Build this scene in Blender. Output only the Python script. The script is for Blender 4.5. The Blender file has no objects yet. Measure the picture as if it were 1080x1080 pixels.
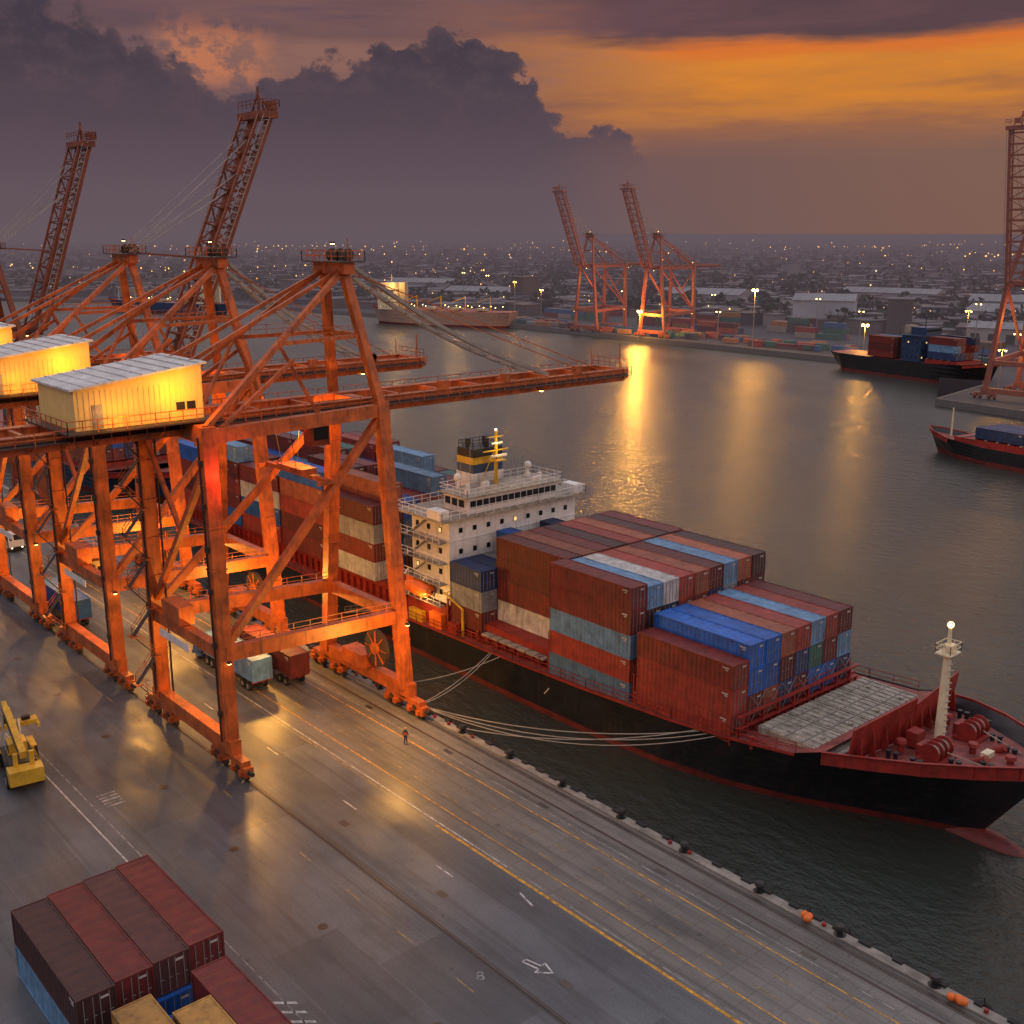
import bpy, math, random
from mathutils import Vector, Matrix, Euler
R=random.Random(7)
scene=bpy.context.scene
COL=scene.collection
scene.view_settings.view_transform='Standard'
try: scene.view_settings.look='None'
except Exception: pass
scene.view_settings.exposure=0

# ------------------------------------------------------------------ helpers
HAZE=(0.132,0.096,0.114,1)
def nn(nt,t,**k):
    n=nt.nodes.new(t)
    for a,b in k.items(): setattr(n,a,b)
    return n
def mat(name,col,rough=0.6,metal=0.0,var=0.25,scale=0.6,haze=False,spec=0.5,objcol=False,streak=0.0):
    m=bpy.data.materials.new(name); m.use_nodes=True
    nt=m.node_tree; L=nt.links; b=nt.nodes['Principled BSDF']; out=nt.nodes['Material Output']
    b.inputs['Roughness'].default_value=rough; b.inputs['Metallic'].default_value=metal
    b.inputs['Specular IOR Level'].default_value=spec
    geo=nn(nt,'ShaderNodeNewGeometry')
    no=nn(nt,'ShaderNodeTexNoise'); no.inputs['Scale'].default_value=scale; no.inputs['Detail'].default_value=3; no.inputs['Roughness'].default_value=0.7
    L.new(geo.outputs['Position'],no.inputs['Vector'])
    mr=nn(nt,'ShaderNodeMapRange'); mr.inputs[1].default_value=0.3; mr.inputs[2].default_value=0.7
    mr.inputs[3].default_value=1-var; mr.inputs[4].default_value=1+var*0.6
    L.new(no.outputs[0],mr.inputs[0])
    vm=nn(nt,'ShaderNodeVectorMath',operation='SCALE')
    if objcol:
        oi=nn(nt,'ShaderNodeObjectInfo'); L.new(oi.outputs['Color'],vm.inputs[0])
        mul=nn(nt,'ShaderNodeMath',operation='MULTIPLY'); mm=nn(nt,'ShaderNodeMapRange'); mm.inputs[3].default_value=0.65; mm.inputs[4].default_value=1.2
        L.new(oi.outputs['Random'],mm.inputs[0]); L.new(mm.outputs[0],mul.inputs[0]); L.new(mr.outputs[0],mul.inputs[1]); L.new(mul.outputs[0],vm.inputs['Scale'])
    else:
        vm.inputs[0].default_value=col[:3]; L.new(mr.outputs[0],vm.inputs['Scale'])
    colout=vm.outputs[0]
    if streak>0:
        mp=nn(nt,'ShaderNodeMapping'); mp.inputs['Scale'].default_value=(2.2,2.2,0.25); L.new(geo.outputs['Position'],mp.inputs['Vector'])
        n2=nn(nt,'ShaderNodeTexNoise'); n2.inputs['Scale'].default_value=1.0; n2.inputs['Detail'].default_value=3; n2.inputs['Roughness'].default_value=0.65; L.new(mp.outputs[0],n2.inputs['Vector'])
        r2=nn(nt,'ShaderNodeMapRange'); r2.inputs[1].default_value=0.52; r2.inputs[2].default_value=0.72; r2.inputs[3].default_value=0; r2.inputs[4].default_value=streak
        L.new(n2.outputs[0],r2.inputs[0])
        mx=nn(nt,'ShaderNodeMix',data_type='RGBA'); L.new(r2.outputs[0],mx.inputs[0]); L.new(colout,mx.inputs[6]); mx.inputs[7].default_value=(0.06,0.032,0.02,1)
        colout=mx.outputs[2]
    L.new(colout,b.inputs['Base Color'])
    if haze: add_haze(m,b.outputs[0])
    return m
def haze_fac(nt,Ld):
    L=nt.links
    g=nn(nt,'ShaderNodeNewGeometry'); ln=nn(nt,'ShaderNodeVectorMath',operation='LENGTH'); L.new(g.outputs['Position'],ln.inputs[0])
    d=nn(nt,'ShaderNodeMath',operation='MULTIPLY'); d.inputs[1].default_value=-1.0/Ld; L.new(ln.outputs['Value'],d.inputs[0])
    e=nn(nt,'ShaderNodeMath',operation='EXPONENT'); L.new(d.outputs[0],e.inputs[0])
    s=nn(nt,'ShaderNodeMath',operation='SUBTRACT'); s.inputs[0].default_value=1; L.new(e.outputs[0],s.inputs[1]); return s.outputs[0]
def add_haze(m,sock,Ld=1900):  # paints air haze in: mixes a flat glow into the surface by world distance
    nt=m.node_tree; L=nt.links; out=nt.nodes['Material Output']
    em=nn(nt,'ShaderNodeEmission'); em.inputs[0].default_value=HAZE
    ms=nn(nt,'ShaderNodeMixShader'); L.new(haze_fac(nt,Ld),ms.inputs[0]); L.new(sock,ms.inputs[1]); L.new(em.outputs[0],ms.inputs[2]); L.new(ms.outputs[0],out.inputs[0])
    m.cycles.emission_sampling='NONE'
def emat(name,col,st,haze=False):
    m=bpy.data.materials.new(name); m.use_nodes=True; nt=m.node_tree; nt.nodes.clear()
    e=nn(nt,'ShaderNodeEmission'); e.inputs[0].default_value=(*col,1); e.inputs[1].default_value=st
    o=nn(nt,'ShaderNodeOutputMaterial'); nt.links.new(e.outputs[0],o.inputs[0])
    if haze: add_haze(m,e.outputs[0],3200)
    m.cycles.emission_sampling='NONE'
    return m

class MB:
    def __init__(s): s.v=[];s.f=[];s.m=[];s.mats=[];s.smooth=[]
    def mi(s,m):
        if m not in s.mats: s.mats.append(m)
        return s.mats.index(m)
    def add(s,vs,fs,m,sm=False):
        o=len(s.v); s.v+= [tuple(v) for v in vs]; k=s.mi(m)
        for f in fs: s.f.append([i+o for i in f]); s.m.append(k); s.smooth.append(sm)
    def box(s,c,d,m,rz=0):
        hx,hy,hz=d[0]/2,d[1]/2,d[2]/2
        vs=[Vector((x*hx,y*hy,z*hz)) for z in(-1,1) for y in(-1,1) for x in(-1,1)]
        if rz:
            cc,ss=math.cos(rz),math.sin(rz); vs=[Vector((v.x*cc-v.y*ss,v.x*ss+v.y*cc,v.z)) for v in vs]
        vs=[(v.x+c[0],v.y+c[1],v.z+c[2]) for v in vs]
        s.add(vs,[(0,2,3,1),(4,5,7,6),(0,1,5,4),(2,6,7,3),(0,4,6,2),(1,3,7,5)],m)
    def bb(s,a,b,m): s.box([(a[i]+b[i])/2 for i in range(3)],[abs(b[i]-a[i]) for i in range(3)],m)
    def beam(s,p,q,w,h,m,ext=0):
        p=Vector(p);q=Vector(q);d=(q-p);l=d.length
        if l<1e-6:return
        d/=l; p=p-d*ext; q=q+d*ext
        up=Vector((0,0,1)) if abs(d.z)<0.95 else Vector((0,1,0))
        sd=d.cross(up).normalized(); u=sd.cross(d)
        vs=[]
        for e in (p,q):
            for a,b in((-1,-1),(1,-1),(1,1),(-1,1)): vs.append(e+sd*a*w/2+u*b*h/2)
        s.add(vs,[(0,3,2,1),(4,5,6,7),(0,1,5,4),(1,2,6,5),(2,3,7,6),(3,0,4,7)],m)
    def cyl(s,p,q,r1,m,r2=None,n=12,cap=True,sm=True):
        if r2 is None:r2=r1
        p=Vector(p);q=Vector(q);d=(q-p).normalized()
        up=Vector((0,0,1)) if abs(d.z)<0.95 else Vector((0,1,0))
        a=d.cross(up).normalized();b=a.cross(d)
        vs=[]
        for e,r in((p,r1),(q,r2)):
            for i in range(n):
                t=2*math.pi*i/n; vs.append(e+a*math.cos(t)*r+b*math.sin(t)*r)
        s.add(vs,[(i,(i+1)%n,n+(i+1)%n,n+i) for i in range(n)],m,sm)
        if cap: s.add(vs[:n],[tuple(range(n))],m); s.add(vs[n:],[tuple(reversed(range(n)))],m)
    def ball(s,c,r,m,n=8,sz=1.0):
        vs=[];fs=[];k=n//2+1
        for j in range(k+1):
            ph=math.pi*j/k
            for i in range(n):
                t=2*math.pi*i/n; vs.append((c[0]+r*math.sin(ph)*math.cos(t),c[1]+r*math.sin(ph)*math.sin(t),c[2]+r*sz*math.cos(ph)))
        for j in range(k):
            for i in range(n): fs.append((j*n+i,(j+1)*n+i,(j+1)*n+(i+1)%n,j*n+(i+1)%n))
        s.add(vs,fs,m,True)
    def octa(s,c,r,m):
        vs=[(c[0]+r,c[1],c[2]),(c[0]-r,c[1],c[2]),(c[0],c[1]+r,c[2]),(c[0],c[1]-r,c[2]),(c[0],c[1],c[2]+r),(c[0],c[1],c[2]-r)]
        s.add(vs,[(0,2,4),(2,1,4),(1,3,4),(3,0,4),(2,0,5),(1,2,5),(3,1,5),(0,3,5)],m,True)
    def rail(s,pts,m,h=1.1,step=1.8,t=0.06):
        for a,b in zip(pts[:-1],pts[1:]):
            a=Vector(a);b=Vector(b);n=max(1,int((b-a).length/step))
            for i in range(n+1):
                p=a.lerp(b,i/n); s.beam(p,p+Vector((0,0,h)),t,t,m)
            for hh in(h,h*0.5): s.beam(a+Vector((0,0,hh)),b+Vector((0,0,hh)),t,t,m)
    def obj(s,name,parent=None,loc=(0,0,0),rz=0,bevel=0):
        me=bpy.data.meshes.new(name); me.from_pydata(s.v,[],s.f)
        for m in s.mats: me.materials.append(m)
        me.polygons.foreach_set('material_index',s.m); me.polygons.foreach_set('use_smooth',s.smooth)
        me.update()
        o=bpy.data.objects.new(name,me); COL.objects.link(o); o.location=loc; o.rotation_euler=(0,0,rz)
        if parent: o.parent=parent
        if bevel:
            b=o.modifiers.new('b','BEVEL'); b.width=bevel; b.segments=2; b.limit_method='ANGLE'
        return o
def empty(name,loc=(0,0,0),rz=0):
    e=bpy.data.objects.new(name,None); COL.objects.link(e); e.location=loc; e.rotation_euler=(0,0,rz); e.empty_display_size=1
    return e
def plight(name,loc,power,col=(1,0.5,0.13),rad=0.3,parent=None):
    l=bpy.data.lights.new(name,'POINT'); l.energy=power; l.color=col; l.shadow_soft_size=rad
    o=bpy.data.objects.new(name,l); COL.objects.link(o); o.location=loc
    if parent:o.parent=parent
    return o

# ------------------------------------------------------------------ materials
M={}
M['crane']=mat('crane_orange_paint',(0.46,0.098,0.016),0.5,var=0.5,scale=0.5,streak=0.7)
M['crane_red']=mat('crane_red_paint',(0.20,0.042,0.016),0.5,var=0.4,scale=0.5,streak=0.5)
M['crane_dark']=mat('crane_dark_steel',(0.05,0.03,0.025),0.6)
M['crane_far']=mat('far_crane_paint',(0.28,0.065,0.02),0.5,haze=True)
M['steel']=mat('galvanised_steel',(0.3,0.29,0.28),0.5,metal=0.3)
M['dark']=mat('dark_rubber',(0.015,0.015,0.016),0.8)
M['black']=mat('black_paint',(0.012,0.012,0.014),0.5,var=0.4)
M['white']=mat('white_paint',(0.74,0.72,0.69),0.5,var=0.15,streak=0.35)
M['cream']=mat('cream_paint',(0.7,0.62,0.42),0.5,var=0.2,streak=0.2)
M['house']=mat('machinery_house_cladding',(0.75,0.52,0.18),0.5,var=0.12,streak=0.15)
M['roofw']=mat('grey_white_roof',(0.55,0.54,0.53),0.5,var=0.3,streak=0.25)
M['redp']=mat('red_oxide_paint',(0.27,0.020,0.014),0.55,var=0.4,scale=0.8,streak=0.55)
M['reddeck']=mat('red_deck_paint',(0.24,0.055,0.045),0.6,var=0.5,scale=0.7)
M['hullblk']=mat('black_hull_paint',(0.012,0.014,0.018),0.38,var=0.4,scale=0.4,streak=0.45)
M['hullred']=mat('antifouling_red',(0.13,0.016,0.015),0.55,var=0.5,streak=0.5)
M['hatch']=mat('hatch_cover_paint',(0.34,0.30,0.24),0.6,var=0.5,scale=0.9,streak=0.55)
M['yellow']=mat('yellow_machine_paint',(0.6,0.36,0.03),0.4,var=0.3,streak=0.3)
M['bluep']=mat('blue_truck_paint',(0.02,0.1,0.35),0.35)
M['navy']=mat('navy_paint',(0.02,0.05,0.12),0.4)
M['orange']=mat('rescue_orange',(0.75,0.16,0.02),0.4)
M['glass']=mat('dark_glass',(0.01,0.013,0.016),0.08,var=0)
M['rope']=mat('mooring_rope_fibre',(0.35,0.32,0.27),0.9)
M['yline']=mat('yellow_road_paint',(0.54,0.27,0.02),0.6,var=0.8,scale=1.5)
M['ylined']=mat('worn_yellow_paint',(0.27,0.18,0.05),0.6,var=0.9,scale=1.2)
M['wline']=mat('white_road_paint',(0.45,0.45,0.44),0.6,var=0.8,scale=1.5)
M['wlined']=mat('worn_white_paint',(0.24,0.24,0.24),0.6,var=0.9,scale=1.2)
M['railst']=mat('rail_steel',(0.09,0.075,0.06),0.35,metal=0.7)
M['conc']=mat('coping_concrete',(0.24,0.22,0.19),0.7,var=0.5,scale=0.5,streak=0.3)
M['wall']=mat('quay_wall_concrete',(0.09,0.085,0.075),0.8,var=0.5,scale=0.5)
M['lamp']=emat('lit_lamp_warm',(1,0.55,0.14),20)
M['lampw']=emat('lit_lamp_white',(1,0.85,0.6),6)
M['litwin']=emat('lit_window',(1,0.6,0.22),1.2)
M['cont']=mat('container_paint',(1,1,1),0.6,var=0.38,scale=0.8,objcol=True,streak=0.55)
M['contd']=mat('container_paint_hardware',(0.22,0.20,0.19),0.5)
M['mark']=mat('container_marking_plate',(0.42,0.40,0.38),0.6)

# ------------------------------------------------------------------ world
def build_world():
    w=bpy.data.worlds.new('World'); scene.world=w; w.use_nodes=True
    nt=w.node_tree; nt.nodes.clear(); L=nt.links
    out=nn(nt,'ShaderNodeOutputWorld'); bg=nn(nt,'ShaderNodeBackground'); L.new(bg.outputs[0],out.inputs[0])
    tc=nn(nt,'ShaderNodeTexCoord'); gen=tc.outputs['Generated']
    def math_(op,a,b=None,c=None,clamp=False):
        n=nn(nt,'ShaderNodeMath',operation=op); n.use_clamp=clamp
        for i,x in enumerate((a,b,c)):
            if x is None: continue
            if isinstance(x,(int,float)): n.inputs[i].default_value=x
            else: L.new(x,n.inputs[i])
        return n.outputs[0]
    def dot(v):
        n=nn(nt,'ShaderNodeVectorMath',operation='DOT_PRODUCT'); L.new(gen,n.inputs[0]); n.inputs[1].default_value=v; return n.outputs['Value']
    def sstep(x,a,b):
        n=nn(nt,'ShaderNodeMapRange',interpolation_type='SMOOTHSTEP'); L.new(x,n.inputs[0]); n.inputs[1].default_value=a; n.inputs[2].default_value=b; return n.outputs[0]
    def ramp(x,stops,interp='LINEAR'):
        n=nn(nt,'ShaderNodeValToRGB'); L.new(x,n.inputs[0]); cr=n.color_ramp; cr.interpolation=interp
        while len(cr.elements)<len(stops): cr.elements.new(0.5)
        for e,(p,c) in zip(cr.elements,stops):
            e.position=p; e.color=(c,c,c,1) if isinstance(c,(int,float)) else (*c,1)
        return n.outputs[0]
    def mix(f,a,b):
        n=nn(nt,'ShaderNodeMix',data_type='RGBA')
        if isinstance(f,(int,float)): n.inputs[0].default_value=f
        else: L.new(f,n.inputs[0])
        for i,x in((6,a),(7,b)):
            if isinstance(x,tuple): n.inputs[i].default_value=(*x,1)
            else: L.new(x,n.inputs[i])
        return n.outputs[2]
    r=dot((0.6552,0.7555,0)); f=dot((-0.7555,0.6552,0)); z=dot((0,0,1))
    az=math_('MULTIPLY',math_('ARCTAN2',r,f),57.2958)
    el=math_('MULTIPLY',math_('ARCSINE',z),57.2958)
    cv=nn(nt,'ShaderNodeCombineXYZ'); L.new(az,cv.inputs[0]); L.new(math_('MULTIPLY',el,1.3),cv.inputs[1])
    def noise(sc,det=6,rough=0.6,off=0,stretch=None):
        v=cv.outputs[0]
        mp=nn(nt,'ShaderNodeMapping'); mp.inputs['Location'].default_value=(off,off*0.7,off); mp.inputs['Scale'].default_value=stretch or (1,1,1); L.new(v,mp.inputs['Vector'])
        n=nn(nt,'ShaderNodeTexNoise'); n.inputs['Scale'].default_value=sc; n.inputs['Detail'].default_value=det; n.inputs['Roughness'].default_value=rough
        L.new(mp.outputs[0],n.inputs['Vector']); return n.outputs[0]
    t=math_('DIVIDE',el,90.0,clamp=True)
    base=ramp(t,[(0,(0.132,0.096,0.114)),(0.02,(0.138,0.090,0.106)),(0.055,(0.142,0.080,0.096)),(0.118,(0.13,0.078,0.10)),(0.15,(0.66,0.50,0.50)),(0.26,(0.92,0.74,0.73)),(0.5,(0.76,0.71,0.78)),(1.0,(0.60,0.66,0.84))])  # unseen sky above the view set much brighter, to light ground and water
    azn=math_('DIVIDE',math_('ADD',az,30),60,clamp=True)
    wr=sstep(az,-6,24)
    base=mix(math_('MULTIPLY',wr,math_('SUBTRACT',1,sstep(el,3,9))),base,(0.205,0.108,0.085))
    n1=noise(0.12,3,0.6,3,(0.35,1.6,1)); n2=noise(0.5,5,0.6,9,(0.25,1.4,1))
    eb=math_('ADD',el,math_('MULTIPLY',math_('SUBTRACT',n1,0.5),2.0))
    band=math_('MULTIPLY',sstep(eb,3.2,6.4),math_('SUBTRACT',1,sstep(eb,10,12.5)))
    band=math_('MULTIPLY',band,math_('MULTIPLY',sstep(az,-10,11),math_('SUBTRACT',1,sstep(az,35,60))))
    orange=ramp(math_('ADD',n2,math_('MULTIPLY',math_('SUBTRACT',el,6.5),0.1)),[(0.25,(0.38,0.135,0.05)),(0.5,(0.60,0.205,0.03)),(0.75,(0.74,0.235,0.022))])
    col=mix(math_('MULTIPLY',band,0.92),base,orange)
    pl=math_('MULTIPLY',math_('MULTIPLY',sstep(el,5,8),math_('SUBTRACT',1,sstep(el,11,13))),math_('MULTIPLY',sstep(az,-24,-12),math_('SUBTRACT',1,sstep(az,-2,10))))
    col=mix(math_('MULTIPLY',pl,sstep(n2,0.3,0.6)),col,(0.25,0.12,0.10))
    g1=math_('MULTIPLY',math_('MULTIPLY',sstep(el,6.2,7.4),math_('SUBTRACT',1,sstep(el,9,10.2))),math_('MULTIPLY',sstep(az,-17.5,-15.5),math_('SUBTRACT',1,sstep(az,-13.5,-10.5))))
    col=mix(math_('MULTIPLY',g1,sstep(noise(0.9,4,0.65,55),0.40,0.60)),col,(0.48,0.17,0.09))
    n3=noise(0.22,4,0.6,21,(0.4,2.0,1))
    e3=math_('ADD',el,math_('MULTIPLY',math_('SUBTRACT',n3,0.5),1.6))
    strat=math_('MULTIPLY',sstep(e3,8.5,9.2),math_('SUBTRACT',1,sstep(el,11.5,14)))
    strat=math_('MULTIPLY',strat,math_('ADD',0.45,math_('MULTIPLY',sstep(az,-2,6),0.5)))
    rim=math_('MULTIPLY',sstep(e3,7.8,8.5),math_('SUBTRACT',1,sstep(e3,8.7,9.2)))
    col=mix(math_('MULTIPLY',rim,math_('MULTIPLY',sstep(az,4,9),0.75)),col,(0.66,0.145,0.028))
    scol=mix(sstep(n3,0.35,0.65),(0.105,0.056,0.080),(0.060,0.041,0.064))
    col=mix(strat,col,scol)
    h=ramp(azn,[(0.0,1.0),(0.10,0.95),(0.15,0.78),(0.2,0.72),(0.25,0.53),(0.30,0.56),(0.36,0.66),(0.40,0.70),(0.45,0.77),(0.485,0.73),(0.515,0.62),(0.54,0.38),(0.565,0.45),(0.60,0.38),(0.625,0.14),(0.66,0.0)],'B_SPLINE')
    h=math_('MULTIPLY',h,12.3)
    nb=noise(0.55,6,0.64,33)
    vo=nn(nt,'ShaderNodeTexVoronoi',feature='F1'); vo.inputs['Scale'].default_value=0.75
    wv=nn(nt,'ShaderNodeVectorMath',operation='ADD'); L.new(cv.outputs[0],wv.inputs[0]); cw=nn(nt,'ShaderNodeCombineXYZ'); L.new(math_('MULTIPLY',nb,1.6),cw.inputs[0]); L.new(math_('MULTIPLY',nb,-1.2),cw.inputs[1]); L.new(cw.outputs[0],wv.inputs[1]); L.new(wv.outputs[0],vo.inputs['Vector'])
    bill=math_('SUBTRACT',0.5,vo.outputs['Distance'])
    hd=math_('ADD',h,math_('ADD',math_('MULTIPLY',math_('SUBTRACT',nb,0.5),4.0),math_('MULTIPLY',bill,1.4)))
    dd=math_('SUBTRACT',hd,el)
    cm=math_('MULTIPLY',sstep(dd,-0.12,0.28),sstep(h,0.5,3.0))
    cm=math_('MULTIPLY',cm,math_('SUBTRACT',1,math_('MULTIPLY',sstep(az,0,7),math_('SUBTRACT',1,sstep(el,2.5,5.0)))))
    ccol=ramp(math_('DIVIDE',el,10,clamp=True),[(0,(0.132,0.096,0.114)),(0.2,(0.122,0.085,0.106)),(0.5,(0.088,0.060,0.082)),(0.85,(0.056,0.040,0.060)),(1,(0.050,0.037,0.058))])
    ccol=mix(math_('MULTIPLY',math_('MULTIPLY',sstep(nb,0.45,0.65),0.5),sstep(el,3,7)),ccol,(0.105,0.064,0.083))
    lit=math_('MULTIPLY',math_('SUBTRACT',1,sstep(dd,0.0,0.7)),0.35)
    ccol=mix(lit,ccol,(0.16,0.085,0.085))
    col=mix(math_('MULTIPLY',cm,math_('SUBTRACT',1,sstep(el,11.5,14))),col,ccol)
    col=mix(math_('SUBTRACT',1,sstep(el,-2,0)),col,(0.10,0.08,0.10))
    sky=nn(nt,'ShaderNodeTexSky',sky_type='NISHITA'); sky.sun_disc=False
    sky.sun_elevation=math.radians(9); sky.sun_rotation=math.radians(SUNROT); sky.air_density=1.6; sky.dust_density=3.0
    sc=nn(nt,'ShaderNodeVectorMath',operation='SCALE'); L.new(sky.outputs[0],sc.inputs[0]); sc.inputs['Scale'].default_value=0.003
    ad=nn(nt,'ShaderNodeVectorMath',operation='ADD'); L.new(col,ad.inputs[0]); L.new(sc.outputs[0],ad.inputs[1])
    L.new(ad.outputs[0],bg.inputs[0]); bg.inputs[1].default_value=1.0
    w.cycles.sampling_method='MANUAL'; w.cycles.sample_map_resolution=256
a=math.radians(85)
sx=-0.7555*math.cos(a)+0.6552*math.sin(a); sy=0.6552*math.cos(a)+0.7555*math.sin(a)
SUNROT=math.degrees(math.atan2(sx,sy))
build_world()
sd=bpy.data.lights.new('sun','SUN'); sd.energy=0.4; sd.angle=math.radians(15); sd.color=(1,0.62,0.4)
so=bpy.data.objects.new('sun',sd); COL.objects.link(so)
sv=Vector((sx*math.cos(math.radians(9)),sy*math.cos(math.radians(9)),math.sin(math.radians(9))))
so.rotation_euler=sv.to_track_quat('Z','Y').to_euler()

# ------------------------------------------------------------------ camera
cam=bpy.data.cameras.new('camera'); cam.sensor_width=36; cam.lens=38.6; cam.clip_end=80000; cam.clip_start=0.5
co=bpy.data.objects.new('camera',cam); COL.objects.link(co); co.location=(90.2,-64.7,50)
th=math.atan(295/1158)
fv=Vector((-0.7555*math.cos(th),0.6552*math.cos(th),-math.sin(th)))
co.rotation_euler=fv.to_track_quat('-Z','Y').to_euler(); scene.camera=co

# ------------------------------------------------------------------ water
def water():
    m=bpy.data.materials.new('harbour_water'); m.use_nodes=True; nt=m.node_tree; L=nt.links; b=nt.nodes['Principled BSDF']
    b.inputs['Base Color'].default_value=(0.026,0.034,0.028,1); b.inputs['IOR'].default_value=1.38
    geo=nn(nt,'ShaderNodeNewGeometry')
    def noi(sc,st,det,rot=0.6):
        mp=nn(nt,'ShaderNodeMapping'); mp.inputs['Scale'].default_value=st; mp.inputs['Rotation'].default_value=(0,0,rot); L.new(geo.outputs['Position'],mp.inputs['Vector'])
        n=nn(nt,'ShaderNodeTexNoise'); n.inputs['Scale'].default_value=sc; n.inputs['Detail'].default_value=det; n.inputs['Roughness'].default_value=0.6; L.new(mp.outputs[0],n.inputs['Vector']); return n.outputs[0]
    big=noi(0.018,(1,2.2,1),3,0.9)
    mr=nn(nt,'ShaderNodeMapRange'); mr.inputs[1].default_value=0.35; mr.inputs[2].default_value=0.68; mr.inputs[3].default_value=0.15; mr.inputs[4].default_value=0.26; L.new(big,mr.inputs[0]); L.new(mr.outputs[0],b.inputs['Roughness'])
    w1=noi(0.4,(1,1.8,1),5); w2=noi(1.8,(1,1.5,1),3,0.2)
    ad=nn(nt,'ShaderNodeMath',operation='MULTIPLY_ADD'); L.new(w2,ad.inputs[0]); ad.inputs[1].default_value=0.25; L.new(w1,ad.inputs[2])
    bp=nn(nt,'ShaderNodeBump'); bp.inputs['Distance'].default_value=0.65; L.new(ad.outputs[0],bp.inputs['Height'])
    ms=nn(nt,'ShaderNodeMapRange'); ms.inputs[1].default_value=0.3; ms.inputs[2].default_value=0.7; ms.inputs[3].default_value=0.5; ms.inputs[4].default_value=0.95; L.new(big,ms.inputs[0]); L.new(ms.outputs[0],bp.inputs['Strength'])
    L.new(bp.outputs[0],b.inputs['Normal'])
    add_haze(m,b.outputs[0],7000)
    mb=MB(); S=40000
    mb.add([(-S,-S,-3),(S,-S,-3),(S,S,-3),(-S,S,-3)],[(0,1,2,3)],m); mb.obj('water')
water()

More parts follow.
